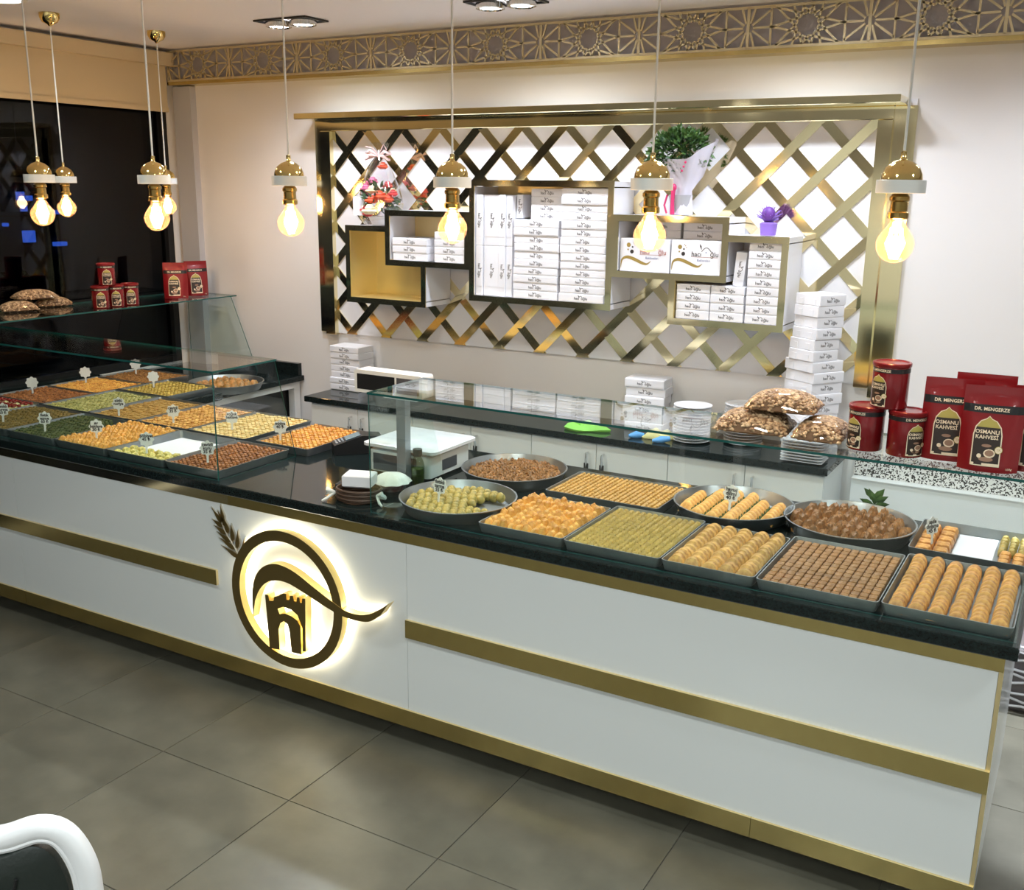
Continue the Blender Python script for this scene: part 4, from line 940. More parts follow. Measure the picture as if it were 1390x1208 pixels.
# ------------------------------------------------------------------ coffee cans and pouches
ARCH = [(-.5, 0), (-.5, .62), (-.44, .78), (-.28, .90), (-.10, .945), (0, 1.0), (.10, .945), (.28, .90), (.44, .78), (.5, .62), (.5, 0)]
def emblem(parts, fn, cx, cz, w, h, lines=True):
    P = lambda pts, s=1.0: [(cx+u*w*s, cz+v*h) for u, v in pts]
    def arch(s, dz): return [(cx+u*w*s, cz+dz+v*(h-1.6*dz)) for u, v in ARCH]
    def dens(poly):      # cut into horizontal slabs so it can follow a curved face
        out_v, out_f = [], []; N = 14; lo, hi = cz, cz+h
        return polydecal(poly)
    def archgrid(s, dz):
        vs, fs = [], []; zs_ = sorted(set([v for u, v in ARCH])); N = 6
        def half(v):
            pts = [(u, vv) for u, vv in ARCH if u >= 0]
            pts = sorted(pts, key=lambda q: q[1])
            for (u0, v0), (u1, v1) in zip(pts[:-1], pts[1:]):
                if v0 <= v <= v1: return u0 if v1 == v0 else (u0+(u1-u0)*(v-v0)/(v1-v0))
            return 0
        lv = [0, .15, .3, .45, .62, .70, .78, .85, .90, .945, .97, 1.0]
        for v in lv:
            hw_ = half(v) if v > 0 else .5
            for k in range(N+1): vs.append((cx+(-1+2*k/N)*hw_*w*s, cz+dz+v*(h-1.8*dz)))
        for a in range(len(lv)-1):
            for k in range(N): i = a*(N+1)+k; fs.append((i, i+1, i+N+2, i+N+1))
        return vs, fs, lv
    v1, f1, _ = archgrid(1.0, 0); decal(parts['border'], (v1, f1), lambda u, v: fn(u, v, .0006))
    v2, f2, lv = archgrid(.92, h*.022); decal(parts['dark'], (v2, f2), lambda u, v: fn(u, v, .0010))
    N = 6; topf = [f_ for f_ in f2 if f_[0]//(N+1) >= 6]
    decal(parts['dome'], (v2, topf), lambda u, v: fn(u, v-(.0 if v < cz+h*.75 else 0), .0014))
    decal(parts['border'], ([(cx-w*.46, cz+h*.02), (cx, cz+h*.02), (cx+w*.46, cz+h*.02), (cx+w*.46, cz+h*.06), (cx, cz+h*.06), (cx-w*.46, cz+h*.06)], [(0, 1, 4, 5), (1, 2, 3, 4)]), lambda u, v: fn(u, v, .0018))
    for k, s_ in enumerate(('OSMANLI', 'KAHVESİ')):
        decal(parts['cream'], shift(text(s_, w*.195, 'C', w*.005), cx-w*.02, cz+h*(.68-.105*k)), lambda u, v: fn(u, v, .0020))
    decal(parts['coffee'], disc(cx, cz+h*.41, w*.17), lambda u, v: fn(u, cz+h*.41+(v-cz-h*.41)*.35, .0016))
    decal(parts['coffee'], disc(cx+w*.12, cz+h*.26, w*.20), lambda u, v: fn(u, cz+h*.26+(v-cz-h*.26)*.8, .0018), 1)
    decal(parts['coffee'], disc(cx+w*.12, cz+h*.265, w*.155), lambda u, v: fn(u, cz+h*.265+(v-cz-h*.265)*.75, .0022))
    decal(parts['coffee'], disc(cx+w*.02, cz+h*.14, w*.25), lambda u, v: fn(u, cz+h*.14+(v-cz-h*.14)*.35, .0014))
    decal(parts['coffee'], disc(cx-w*.22, cz+h*.20, w*.08), lambda u, v: fn(u, v, .0018), 1)
    decal(parts['dome'], disc(cx+w*.42, cz+h*.34, w*.14), lambda u, v: fn(u, v, .0026)); decal(parts['coffee'], disc(cx+w*.42, cz+h*.34, w*.12), lambda u, v: fn(u, v, .0029), 1)
    decal(parts['dome'], shift(text('TK', w*.13, 'C'), cx+w*.42, cz+h*.34), lambda u, v: fn(u, v, .0033))
def newparts(): return {k: MB() for k in ('border', 'dark', 'dome', 'cream', 'coffee', 'band')}
PM = {'border': m_cream, 'dark': m_choc, 'dome': m_olive, 'cream': m_cream, 'coffee': [m_coffee, m_cream], 'band': m_black}
PN = {'border': 'arch_border', 'dark': 'arch_field', 'dome': 'arch_dome', 'cream': 'lettering', 'coffee': 'coffee_picture', 'band': 'black_band'}
# pouch: w .150, h .225
PWd, PHt = 0.150, 0.228
def pth(u, v):    # half thickness at u in -1..1, v in 0..1
    prof = .032*(1-v)**.8*(1 if v > .04 else .85)+.0015 if v < .80 else .0015+.0085*(1-(v-.8)/.2)*.2
    return prof*max(0, 1-abs(u)**3)+.001
def pleanz(v): return .004*math.sin(v*5)
pb = MB(); NU, NV = 12, 14; fr_, bk_ = [], []
for j in range(NV+1):
    v = j/NV
    for i in range(NU+1):
        u = -1+2*i/NU; hwd = PWd/2*(1+.02*math.sin(v*3))
        fr_.append((u*hwd, -pth(u, v)+.02*(v*.6), v*PHt)); bk_.append((u*hwd, pth(u, v)*.8+.02*(v*.6), v*PHt))
fs = [(j*(NU+1)+i, j*(NU+1)+i+1, (j+1)*(NU+1)+i+1, (j+1)*(NU+1)+i) for j in range(NV) for i in range(NU)]
pb.add(fr_, fs).add(bk_, [tuple(reversed(q)) for q in fs])
pb.add(fr_[:NU+1]+bk_[:NU+1], [(i, i+1, NU+2+i, NU+1+i) for i in range(NU)])
pouch_me = pb.mesh('bag', m_red, True)
pp = newparts(); pfn = lambda u, v, e: (u, -pth(u/(PWd/2), v/PHt)+.02*(v/PHt*.6)-e-.0006, v)
bv = ([(-PWd/2*.985+PWd*.985*i/10, PHt*z) for z in (.690, .735, .785) for i in range(11)], [(r*11+i, r*11+i+1, (r+1)*11+i+1, (r+1)*11+i) for r in range(2) for i in range(10)])
decal(pp['band'], bv, lambda u, v: pfn(u, v, .0004))
decal(pp['cream'], shift(text('DR. MENGERZE', .0125, 'C', .0003), -.005, PHt*.735), lambda u, v: pfn(u, v, .0016))
decal(pp['cream'], shift(text('100g', .009, 'R'), .060, PHt*.05), lambda u, v: pfn(u, v, .001))
emblem(pp, pfn, -.008, PHt*.075, .072, PHt*.585)
pouch_parts = {k: mb.mesh(PN[k], PM[k]) for k, mb in pp.items()}
def pouch(label, x, y, z, rz, group, sc=1.0):
    t = thing('coffee_pouch', label, 'pouch', (x, y, z), rz, group); t.scale = (sc, sc, sc)
    ob('bag', pouch_me, t)
    for k, me in pouch_parts.items(): ob(PN[k], me, t)
    return t
ZGT = ZG+0.0085
pouch('red coffee pouch at the left of the front row on the glass', -0.222, 0.118, ZGT, .12, 'coffee pouches on the glass case')
pouch('red coffee pouch in the middle of the front row on the glass', -0.112, 0.050, ZGT, .10, 'coffee pouches on the glass case')
pouch('red coffee pouch at the right edge, cut by the frame', 0.002, 0.112, ZGT, .14, 'coffee pouches on the glass case')
pouch('dark red coffee pouch standing behind the left and middle ones', -0.150, 0.200, ZGT, .05, 'coffee pouches on the glass case', 1.03)
# cans
CR, CH = 0.050, 0.130
canb = MB().lathe([(CR-.002, 0), (CR, .003), (CR, CH-.012), (CR-.001, CH-.010)], 36, (0,0,0), 0, True, True).mesh('tin', m_redcan, True)
canl = MB().lathe([(CR+.0022, CH-.0115), (CR+.003, CH-.010), (CR+.003, CH-.002), (CR+.001, CH), (CR-.004, CH), (CR-.006, CH-.003), (.002, CH-.003)], 36, (0,0,0), 0, True, True).mesh('lid', m_red, True)
cp = newparts(); cfn = lambda u, v, e: ((CR+e+.0004)*math.sin(u/CR), -(CR+e+.0004)*math.cos(u/CR), v)
NB = 36
decal(cp['band'], ([(-PI*CR+2*PI*CR*i/NB, CH*z) for z in (.79, .885) for i in range(NB+1)], [(i, i+1, NB+2+i, NB+1+i) for i in range(NB)]), lambda u, v: cfn(u, v, .0003))
decal(cp['cream'], shift(text('DR. MENGERZE', .0098, 'C', .0002), 0, CH*.838), lambda u, v: cfn(u, v, .0012))
emblem(cp, cfn, 0, CH*.05, .052, CH*.70)
can_parts = {k: mb.mesh(PN[k], PM[k]) for k, mb in cp.items()}
def can(label, x, y, z, rz, group):
    t = thing('coffee_can', label, 'can', (x, y, z), rz, group); ob('tin', canb, t); ob('lid', canl, t)
    for k, me in can_parts.items(): ob(PN[k], me, t)
    return t
can('red coffee can, lower left of three on the glass by the nut bags', -0.448, 0.125, ZGT, -.60, 'coffee cans on the glass case')
can('red coffee can, lower right of three on the glass by the pouches', -0.335, 0.110, ZGT, .75, 'coffee cans on the glass case')
can('red coffee can stacked on top of the other two', -0.392, 0.120, ZGT+CH+.0005, -.55, 'coffee cans on the glass case')
# left shelf cans and pouches
for k, (px_, py_, l) in enumerate(((154, 417, 'left'), (172, 416, 'middle'), (188, 415, 'right'))):
    can('red coffee can, %s one of the lower row on the window shelf' % l, -5.10, 1.205+.110*k, ZGT, .95, 'coffee cans on the window shelf')
can('red coffee can on top of the row on the window shelf', -5.10, 1.260, ZGT+CH+.0005, .95, 'coffee cans on the window shelf')
P = Vector((-5.162, 1.866, ZGT)); pouch('red coffee pouch, front one at the window shelf end', P.x, P.y-.02, ZGT, .75, 'coffee pouches on the window shelf')
P = Vector((-5.195, 2.019, ZGT)); pouch('red coffee pouch, rear one at the window shelf end', P.x+.02, P.y+.02, ZGT, 1.1, 'coffee pouches on the window shelf')

# ------------------------------------------------------------------ nut bags
m_nut = mat('pistachio_shell', sr(214, 184, 144), .5, noise=(sr(130, 98, 66), 60, 3)); m_nutd = mat('nut_gap', sr(112, 84, 58), .8)
def nutbag(label, x, y, z, rz, L, Wd, H, group, seed):
    t = thing('nut_bag', label, 'bag', (x, y, z), rz, group); rnd = random.Random(seed)
    def prof(u, v): return max(0, (1-abs(u)**2.6))**.6*max(0, (1-abs(v)**2.6))**.6
    core = MB(); N = 14; top, bot = [], []
    for j in range(N+1):
        for i in range(N+1):
            u, v = -1+2*i/N, -1+2*j/N; h = prof(u, v); top.append((u*L/2*.95, v*Wd/2*.95, H*(.18+.74*h))); bot.append((u*L/2*.95, v*Wd/2*.95, H*.17*(1-h)+.0002))
    fq = [(j*(N+1)+i, j*(N+1)+i+1, (j+1)*(N+1)+i+1, (j+1)*(N+1)+i) for j in range(N) for i in range(N)]
    core.add(top, fq).add(bot, fq)
    build('nut_mass', core, m_nutd, t)
    nuts = MB()
    for k in range(800):
        u, v = rnd.uniform(-.97, .97), rnd.uniform(-.97, .97); h = prof(u, v); a = rnd.uniform(0, PI)
        px, py, pz = u*L/2*.95, v*Wd/2*.95, H*(.16+.74*h)
        if rnd.random() < .25: pz = H*(.17*(1-h))+rnd.uniform(.1, .9)*H*.7*h
        r1, r2 = .0082, .0054
        n = 8; rings = []
        for i_, (s_, q) in enumerate(((.3, -.9), (.9, -.35), (.9, .35), (.3, .9))):
            rings.append([(px+math.cos(a)*q*r1-math.sin(a)*s_*r2*math.cos(2*PI*j/n), py+math.sin(a)*q*r1+math.cos(a)*s_*r2*math.cos(2*PI*j/n), max(.0004, pz+s_*r2*math.sin(2*PI*j/n))) for j in range(n)])
        nuts.loft(rings, 0, True, True)
    build('nuts', nuts, m_nut, t, smooth=True, kind='stuff')
    film = MB(); top = []
    for j in range(N+1):
        for i in range(N+1):
            u, v = -1+2*i/N, -1+2*j/N; h = prof(u, v); top.append((u*L/2*1.06, v*Wd/2*1.03, H*(.18+.86*h)+.004+rnd.uniform(-.001, .001)))
    film.add(top, fq); build('clear_film', film, m_film, t, smooth=True)
    return t
nutbag('clear bag of pistachio nuts lying flat on the glass, left lower', -0.785, 0.165, ZGT, .08, .235, .20, .075, 'nut bags on the glass case', 1)
nutbag('clear bag of pistachio nuts lying flat on the glass, right lower beside the cans', -0.580, 0.170, ZGT, 0, .150, .20, .072, 'nut bags on the glass case', 2)
nutbag('clear bag of pistachio nuts heaped on top of the other two', -0.705, 0.185, ZGT+.070, .05, .22, .17, .068, 'nut bags on the glass case', 3)
P = Vector((-5.302, 0.849, ZGT))
nutbag('bag of nuts at the left, lower one on the window shelf', P.x-.03, P.y-.03, ZGT, 1.2, .20, .16, .06, 'nut bags on the window shelf', 4)
P = Vector((-5.339, 1.103, ZGT))
nutbag('bag of nuts at the right, lower one on the window shelf', P.x-.06, P.y, ZGT, 1.2, .20, .15, .055, 'nut bags on the window shelf', 5)
P = Vector((-5.356, 0.994, ZGT))
nutbag('bag of nuts laid on top of the two on the window shelf', P.x-.05, P.y-.01, ZGT+.05, 1.3, .24, .15, .06, 'nut bags on the window shelf', 6)

# ------------------------------------------------------------------ things on the counter between the cases
sc = thing('weighing_scale', 'white shop weighing scale with display head on a column', 'scale', (-2.362, 0.60, ZW))
build('base', MB().loft([rrect(-.155, .155, -.155, .16, .02, .012), rrect(-.155, .155, -.155, .16, .02, .10), rrect(-.135, .135, -.12, .14, .02, .112)], 0, True, True), m_white, sc, smooth=30)
build('keypad', MB().box(-.13, .09, -.1585, -.1552, .018, .09), m_lcd, sc)
build('side_label', MB().box(.1552, .1575, -.06, .05, .03, .075), m_lcd, sc)
build('plate', MB().loft([rrect(-.175, .175, -.155, .165, .02, .1125), rrect(-.185, .185, -.165, .175, .025, .118), rrect(-.185, .185, -.165, .175, .025, .130), rrect(-.17, .17, -.15, .16, .02, .136)], 0, True, True), m_marble, sc, smooth=30)
for a in ((-.12, -.12), (.12, -.12), (-.12, .12), (.12, .12)): build('foot', MB().lathe([(.012, 0), (.014, .0118)], 10, (a[0], a[1], 0), 0, True, True), m_black, sc)
build('column', MB().box(-.022+.05, .022+.05, -.205, -.168, .0, .345), m_steel, sc)
hd = build('display_head', MB().prism([(p[0], p[1]) for p in rrect(-.175, .165, .358, .452, .012, 0)], lambda u, z, d: (u, d, z), -.215, -.135), m_white, sc)
build('screen', MB().box(-.160, .03, -.2165, -.2152, .372, .436).box(.04, .15, -.2165, -.2152, .372, .436, 1), [m_black, m_lcd], hd)
build('column_bracket', MB().prism([(-.03, .345), (.13, .345), (.15, .3575), (-.06, .3575)], lambda u, z, d: (u, d, z), -.205, -.168), m_white, sc)
bt = thing('oil_bottle', 'tall clear bottle with dark green cap in front of the scale', 'bottle', (-2.230, 0.395, ZW))
build('glass_body', MB().lathe([(.026, 0), (.028, .004), (.028, .085), (.022, .105), (.015, .118), (.015, .122)], 20, (0,0,0), 0, True, False), m_bottle, bt, smooth=True)
build('contents', MB().lathe([(.024, .004), (.025, .006), (.025, .07), (.002, .07)], 16, (0,0,0), 0, True, True), mat('olive_green_oil', (.12, .16, .02), .2), bt, smooth=True)
build('cap', MB().lathe([(.0195, .1225), (.0195, .150), (.017, .152), (.002, .152)], 18, (0,0,0), 0, True, True), mat('dark_green_cap', (.01, .035, .035), .4), bt, smooth=True)
# card terminal
ctm = thing('card_terminal', 'black card payment terminal with small lit screen', 'card terminal', (-2.775, 0.690, ZW), -.75)
build('body', MB().prism([(-.11, 0), (.11, 0), (.11, .075), (.02, .085), (-.11, .045)], lambda u, z, d: (d, u, z), -.05, .05), m_black, ctm)
build('screen', MB().prism([(-.055, .0640), (.012, .0846), (.012, .0858), (-.055, .0652)], lambda u, z, d: (d, u, z), -.036, .036), mat('pale_blue_screen', (.10, .16, .18), .1, emit=(.3, .5, .6), estr=.08), ctm)
kp = MB()
for i in range(3):
    for j in range(3): kp.box(-.03+.022*i, -.014+.022*i, -.10+.014*j, -.091+.014*j, .048+.0041*j+.0015, .0535+.0041*j)
build('keys', kp, m_steel, ctm)
cd = thing('card_cradle', 'black charging cradle beside the card terminal', 'charger', (-2.630, 0.86, ZW), .2)
build('body', MB().prism([(-.07, 0), (.07, 0), (.07, .065), (.03, .07), (-.07, .03)], lambda u, z, d: (d, u, z), -.055, .055), m_black, cd)
build('front_pad', MB().box(-.03, .02, -.0715, -.0702, .006, .026), m_steel, cd)
# napkin basket
nb = thing('napkin_basket', 'dark wicker basket with white bow holding a napkin block', 'basket', (-2.305, 0.105, ZW), .25)
wk_ = MB()
for k in range(6): wk_.tube([( (.085+.004*(k % 2))*math.cos(2*PI*i/24), (.062+.004*(k % 2))*math.sin(2*PI*i/24), .006+.008*k) for i in range(25)], .005, 6)
wk_.lathe([(.07, 0.0002), (.06, .004), (.002, .004)], 20, (0,0,0), 0, True, True)
build('wicker', wk_, m_wick, nb, smooth=True)
for s_ in (-1, 1):
    bw = MB()
    bw.tube([(s_*.088, -.03, .03), (s_*.115, -.045, .045), (s_*.12, -.035, .03), (s_*.09, -.03, .028)], [.006, .011, .011, .006], 8)
    bw.tube([(s_*.088, -.03, .03), (s_*.11, -.06, .012), (s_*.125, -.07, .004)], [.006, .006, .004], 8)
    build('bow', bw, m_lace, nb, smooth=True)
npk = build('napkin_block', MB().cbox(-.058, .058, -.04, .045, 0, .050, .006), m_paper, None, (-2.303, 0.108, ZW+.0565), .35); tag(npk, 'block of white napkins in the wicker basket', 'napkins')
lb = thing('covered_basket', 'small basket covered by a white lace doily behind the green round tray', 'basket', (-2.280, 0.285, ZW), 0)
build('cup', MB().lathe([(.045, 0.0), (.055, .045), (.052, .047)], 20, (0,0,0), 0, True, True), mat('patterned_cup', (.45, .36, .34), .5, noise=((.25, .08, .08), 40)), lb, smooth=True)
dl = MB(); nD = 40
dl.loft([[(r*(1+.06*math.cos(10*2*PI*j/nD)*(k > 1))*math.cos(2*PI*j/nD), r*(1+.06*math.cos(10*2*PI*j/nD)*(k > 1))*math.sin(2*PI*j/nD), z) for j in range(nD)] for k, (r, z) in enumerate(((.004, .066), (.045, .062), (.064, .050), (.078, .034)))], 0, True, False)
build('lace_doily', dl, m_lace, lb, smooth=True)
ph = thing('leather_wallet', 'open black bill folder lying behind the napkin basket', 'folder', (-2.44, 0.27, ZW), .3)
build('cover', MB().box(-.08, .08, -.05, .05, 0, .008), m_black, ph); build('receipt', MB().box(-.03, .05, -.03, .045, .0082, .009), mat('reddish_paper', (.25, .10, .09), .6), ph)

# ------------------------------------------------------------------ gifts on the shelves
def leaves(mb, c, rx, ry, rz, n, L, Wl, rnd, mi=0):
    for k in range(n):
        a, e = rnd.uniform(0, 2*PI), math.acos(rnd.uniform(-.6, 1)); r = rnd.uniform(.55, 1)**.5
        p = Vector((c[0]+rx*r*math.sin(e)*math.cos(a), c[1]+ry*r*math.sin(e)*math.sin(a), c[2]+rz*r*math.cos(e)))
        d = Vector((math.cos(a)*math.sin(e)+rnd.uniform(-.6, .6), math.sin(a)*math.sin(e)+rnd.uniform(-.6, .6), math.cos(e)+rnd.uniform(-.5, .5))).normalized()
        s_ = d.cross(Vector((rnd.uniform(-1, 1), rnd.uniform(-1, 1), rnd.uniform(-1, 1)))).normalized()*Wl; nrm = d.cross(s_).normalized()*Wl*.4
        q = rnd.uniform(.7, 1.3)
        mb.add([p, p+d*L*q*.5+s_-nrm*0, p+d*L*q, p+d*L*q*.5-s_, p+d*L*q*.5+nrm], [(0, 1, 4), (1, 2, 4), (2, 3, 4), (3, 0, 4)], mi)
def rose(mb, c, r, mi=0):
    for k, (s_, z) in enumerate(((1, 0), (.72, .35), (.45, .6))):
        n = 10; ph_ = k*.5
        mb.loft([[(c[0]+r*s_*q*(1+.12*math.cos(5*(2*PI*j/n+ph_)))*math.cos(2*PI*j/n), c[1]+r*s_*q*(1+.12*math.cos(5*(2*PI*j/n+ph_)))*math.sin(2*PI*j/n), c[2]+r*(z+dz_)) for j in range(n)] for q, dz_ in ((.5, -.3), (1, .1), (.85, .3), (.3, .35))], mi, True, True)
rnd = random.Random(3)
fb = thing('flower_basket', 'flower basket in clear cellophane on top of the empty gold shelf', 'flowers', (-3.665, 2.085, A[3]+.0005))
build('basket', MB().lathe([(.05, 0), (.075, .05), (.072, .052), (.002, .045)], 20, (0,0,0), 0, True, True), m_white, fb, smooth=True)
FS = 1.22
fl = {'orange_rose': (sr(236, 92, 52), MB()), 'cream_rose': (sr(238, 226, 186), MB()), 'pink_flower': (sr(220, 120, 160), MB()), 'red_flower': (sr(196, 60, 60), MB())}
for nm, c, r in (('orange_rose', (.035, -.05, .145), .034), ('orange_rose', (-.005, -.062, .125), .032), ('orange_rose', (.07, -.03, .13), .03), ('red_flower', (-.045, -.05, .075), .032), ('red_flower', (-.03, -.06, .055), .028), ('cream_rose', (.0, -.085, .07), .038), ('cream_rose', (-.012, -.05, .175), .030),
                 ('pink_flower', (-.06, -.03, .185), .032), ('pink_flower', (-.03, -.02, .22), .03), ('pink_flower', (-.07, -.01, .16), .026), ('red_flower', (.045, 0, .20), .028), ('orange_rose', (.02, 0, .30), .026), ('cream_rose', (.075, 0, .17), .024), ('red_flower', (.09, -.02, .16), .026)):
    rose(fl[nm][1], (c[0]*FS, c[1]*FS, c[2]*1.1), r*FS)
for nm, (c, mb) in fl.items(): build(nm, mb, mat(nm, c, .5), fb, smooth=True)
gm = MB(); leaves(gm, (0, -.01, .13), .10, .07, .10, 110, .05, .012, rnd); build('greenery', gm, m_leafd, fb)
build('gift_card', MB().box(-.035, .035, -.001, .001, -.055, .055), m_paper, fb, (-.095, -.085, .11), .35)
cel = MB(); nC = 28
cel.loft([[(r*(1+.07*math.cos(7*2*PI*j/nC+z*20))*math.cos(2*PI*j/nC), r*.75*(1+.07*math.cos(7*2*PI*j/nC+z*20))*math.sin(2*PI*j/nC), z) for j in range(nC)] for r, z in ((.10, .004), (.135, .05), (.14, .12), (.12, .22), (.075, .32), (.022, .395), (.045, .43), (.06, .47))], 0, True, False)
build('cellophane', cel, glassmat('cellophane', (0.95, 0.95, 0.97), 0.10, 0.75), fb, smooth=True)
rb = MB()
for a in (0.3, 2.6, -.6, 3.6): rb.tube([(0, -.01, .395), (.06*math.cos(a), -.03, .395+.03*math.sin(a)+.015), (.10*math.cos(a), -.02, .395+.04*math.sin(a)), (.03*math.cos(a), -.015, .39)], [.005, .010, .009, .004], 6)
rb.tube([(0, -.01, .40), (-.05, 0, .44), (-.11, .01, .45)], .003, 5); rb.tube([(0, -.01, .40), (.03, 0, .46), (.05, 0, .43)], .003, 5)
build('ribbon', rb, m_palepk, fb, smooth=True)

pt = thing('wrapped_plant', 'leafy potted plant wrapped in white paper with a red ribbon', 'plant', (-1.80, 2.10, D[3]+.0005))
build('pot', MB().lathe([(.045, 0), (.06, .10), (.055, .10), (.002, .09)], 18, (0,0,0), 0, True, True), mat('grey_pot', (.35, .35, .37), .6), pt, smooth=True)
wr = MB(); nW = 30
wr.loft([[(cx+r*(1+.10*math.cos(6*2*PI*j/nW+z*9))*math.cos(2*PI*j/nW), r*.8*(1+.08*math.cos(5*2*PI*j/nW))*math.sin(2*PI*j/nW), z+(.10*max(0, math.cos(2*PI*j/nW-.2)) if z > .25 else 0)) for j in range(nW)] for r, z, cx in ((.062, .003, 0), (.058, .06, 0), (.05, .12, .005), (.085, .19, .025), (.135, .27, .04))], 0, False, False)
build('paper_wrap', wr, mat('frosted_white_wrap', (.62, .60, .68), .45), pt, smooth=True)
for i_, (dx_, dz_) in enumerate(((.045, .235), (.055, .255), (.035, .215))): build('dot_print', MB().ball((0, 0, 0), .006, .003, .006, 8, 4), m_pinkr, pt, (dx_, -.098-.25*(dz_-.215), dz_))
fo = MB(); leaves(fo, (-.02, .0, .30), .155, .075, .115, 620, .034, .0095, rnd); build('foliage', fo, m_leaf, pt, kind='stuff')
fo2 = MB(); leaves(fo2, (-.02, .0, .28), .13, .065, .10, 260, .036, .010, rnd); build('inner_foliage', fo2, m_leafd, pt, kind='stuff')
rbn = MB().tube([(-.02, -.055, .13), (-.02, -.063, .07), (-.015, -.070, .005)], [.012, .009, .012], 8).ball((-.02, -.058, .135), .018, .012, .020, 8, 5)
rbn.tube([(-.055, -.045, .10), (-.065, -.055, .05), (-.05, -.06, .01)], .005, 6)
build('ribbon', rbn, m_pinkr, pt, smooth=True)

pg = thing('purple_gift', 'small purple gift in mesh wrap with a flared frill', 'gift', (-1.340, 2.085, E[3]+.0005))
build('pot', MB().lathe([(.036, 0), (.042, .055), (.030, .062), (.002, .062)], 18, (0,0,0), 0, True, True), m_purple, pg, smooth=True)
frl = MB()
for k in range(46):
    a = rnd.uniform(0, 2*PI); e = rnd.uniform(.2, 1.3); L = rnd.uniform(.05, .085)
    frl.tube([(0.012*math.cos(a), .012*math.sin(a), .055), (.5*L*math.sin(e)*math.cos(a), .5*L*math.sin(e)*math.sin(a), .06+.6*L*math.cos(e)), (L*math.sin(e)*math.cos(a), L*math.sin(e)*math.sin(a), .06+L*math.cos(e))], [.002, .0035, .002], 4)
build('frill', frl, m_purple, pg, kind='stuff')
build('flower', MB().ball((0, -.015, .10), .034, .026, .036, 12, 7), m_purpled, pg, smooth=True)
build('side_net', MB().lathe([(.006, .02), (.05, .035), (.052, .036)], 14, (-.085, 0, 0)), m_film, pg, smooth=True)

# leafy sprig behind the round tray
sp = thing('leaf_sprig', 'small green leaf sprig behind the right-hand round tray', 'plant', (-0.545, 0.985, ZW))
lf = MB()
for k in range(7):
    a = -.2+PI*k/6*1.05; L = .05
    p = Vector((0, 0, .035+.012*(k % 3))); d = Vector((math.cos(a), .15*math.sin(3*k), .35+.65*math.sin(a))).normalized(); s_ = d.cross(Vector((0, 1, .3))).normalized()*.013
    lf.add([p, p+d*L*.3+s_*.8, p+d*L*.65+s_, p+d*L*1.15, p+d*L*.65-s_, p+d*L*.3-s_*.8, p+d*L*.5+Vector((0, -.004, 0))], [(0, 1, 6), (1, 2, 6), (2, 3, 6), (3, 4, 6), (4, 5, 6), (5, 0, 6)])
build('leaves', lf, m_leaf, sp); build('stem', MB().tube([(0, 0, 0), (.003, 0, .03), (0, 0, .06)], .003, 6), m_leafd, sp)

# wrapped package behind the counter's right end
wp = thing('wrapped_package', 'dark package in shiny plastic wrap beyond the right end of the counter', 'package', (0.275, 1.75, 0))
build('carton', MB().cbox(-.30, .30, -.22, .22, 0, .30, .02), mat('dark_package', (.10, .085, .085), .5), wp)
pwk = MB(); nP = 9
for k in range(9): pwk.tube([(-.31+.62*i/nP, -.232-.004*math.sin(i*2.1+k), .03+.035*k+.012*math.sin(i*1.7+k*2)) for i in range(nP+1)], .006, 5)
build('plastic_folds', pwk, mat('clear_plastic_fold', (.5, .5, .52), .08, spec=1.0), wp, smooth=True)

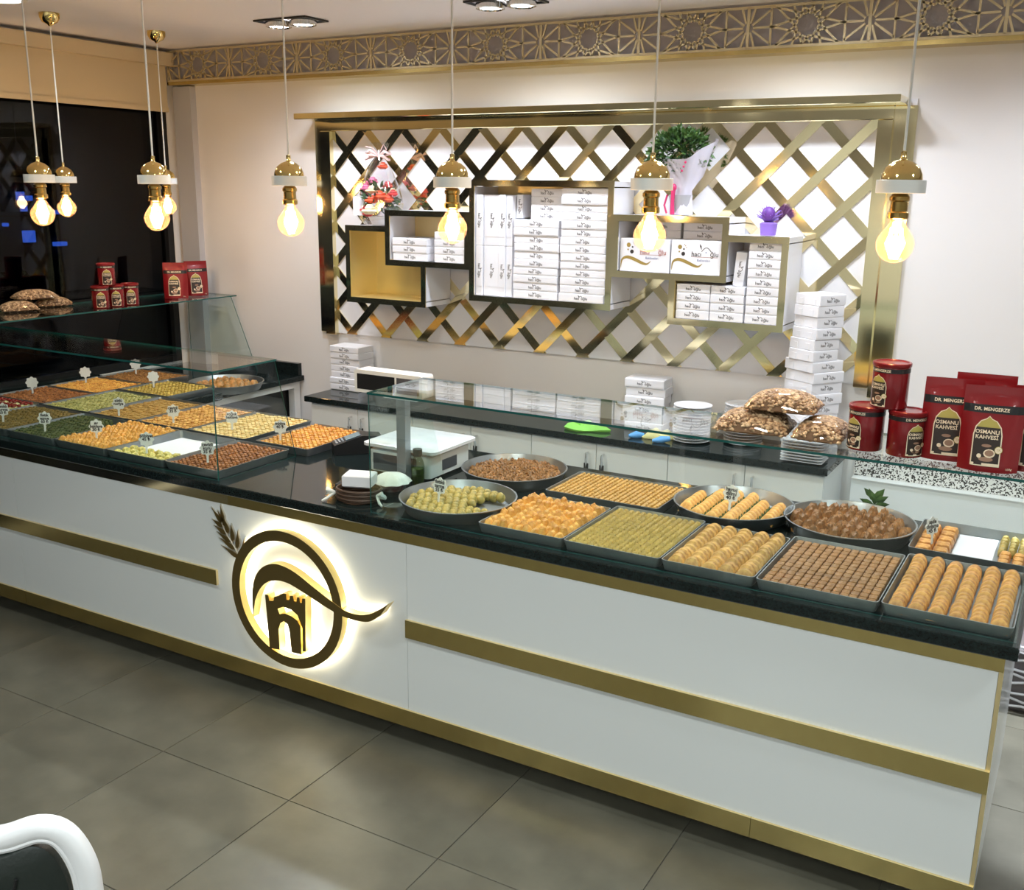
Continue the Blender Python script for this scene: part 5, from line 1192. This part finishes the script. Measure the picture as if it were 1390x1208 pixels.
# ------------------------------------------------------------------ chair (bottom left)
ch = thing('dining_chair', 'white carved dining chair with dark green leather back, bottom left', 'chair', (0, 0, 0))
cr = Vector((-1.357, -1.893, 0.93))
dirx = Vector((-.80, -.60, 0)).normalized()          # towards the chair's other side
nrm = Vector((-dirx.y, dirx.x, 0))
ch.location = (cr.x+dirx.x*.24, cr.y+dirx.y*.24, 0); ch.rotation_euler = (0, 0, math.atan2(-dirx.y, -dirx.x))
outer = [(.225, .50), (.238, .70), (.240, .86), (.232, .93), (.205, .985), (.165, 1.000), (.11, .985), (.06, .985), (0, 1.02)]
outl = outer + [(-x, z) for x, z in reversed(outer[:-1])]
pth_ = smoothpts(outl, 5)
def sweep(pts, wd, dp, mi=0):
    rings = []
    for i, (x, z) in enumerate(pts):
        x0, z0 = pts[max(i-1, 0)]; x1, z1 = pts[min(i+1, len(pts)-1)]; d = math.hypot(x1-x0, z1-z0); nx, nz = -(z1-z0)/d, (x1-x0)/d
        prof = [(-.5, -.28), (-.40, -.48), (0, -.62), (.22, -.50), (.30, -.40), (.38, -.46), (.5, -.36), (.5, .4), (0, .5), (-.5, .4)]
        rings.append([(x+nx*wd*a, dp*b, z+nz*wd*a) for a, b in prof])
    return MB().loft(rings, mi, True, True)
build('back_frame', sweep(pth_, .044, .030), m_chairw, ch, smooth=50)
inn = [(x*.90, .5+(z-.5)*.955) for x, z in pth_]
pad = MB(); ci = (0, .74)
pad.loft([[(ci[0]+(x-ci[0])*s_, y_, ci[1]+(z-ci[1])*s_) for x, z in inn] for s_, y_ in ((.97, .012), (.97, -.006), (.93, -.013), (.7, -.018), (.3, -.020))], 0, True, True)
build('back_pad', pad, m_leather, ch, smooth=50)
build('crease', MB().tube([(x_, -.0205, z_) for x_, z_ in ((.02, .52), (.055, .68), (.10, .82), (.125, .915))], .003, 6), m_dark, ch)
build('seat', MB().loft([rrect(-.235, .235, -.42, .03, .05, .40), rrect(-.24, .24, -.43, .03, .05, .44), rrect(-.22, .22, -.40, .01, .05, .48), rrect(-.12, .12, -.3, -.08, .05, .495)], 0, True, True), m_leather, ch, smooth=40)
for (x, y) in ((-.21, -.39), (.21, -.39), (-.21, .0), (.21, .0)):
    build('leg', MB().tube([(x, y, .42), (x*1.03, y, .25), (x*1.0, y, .10), (x*1.05, y, 0.001)], [.026, .022, .017, .014], 10), m_chairw, ch, smooth=True)
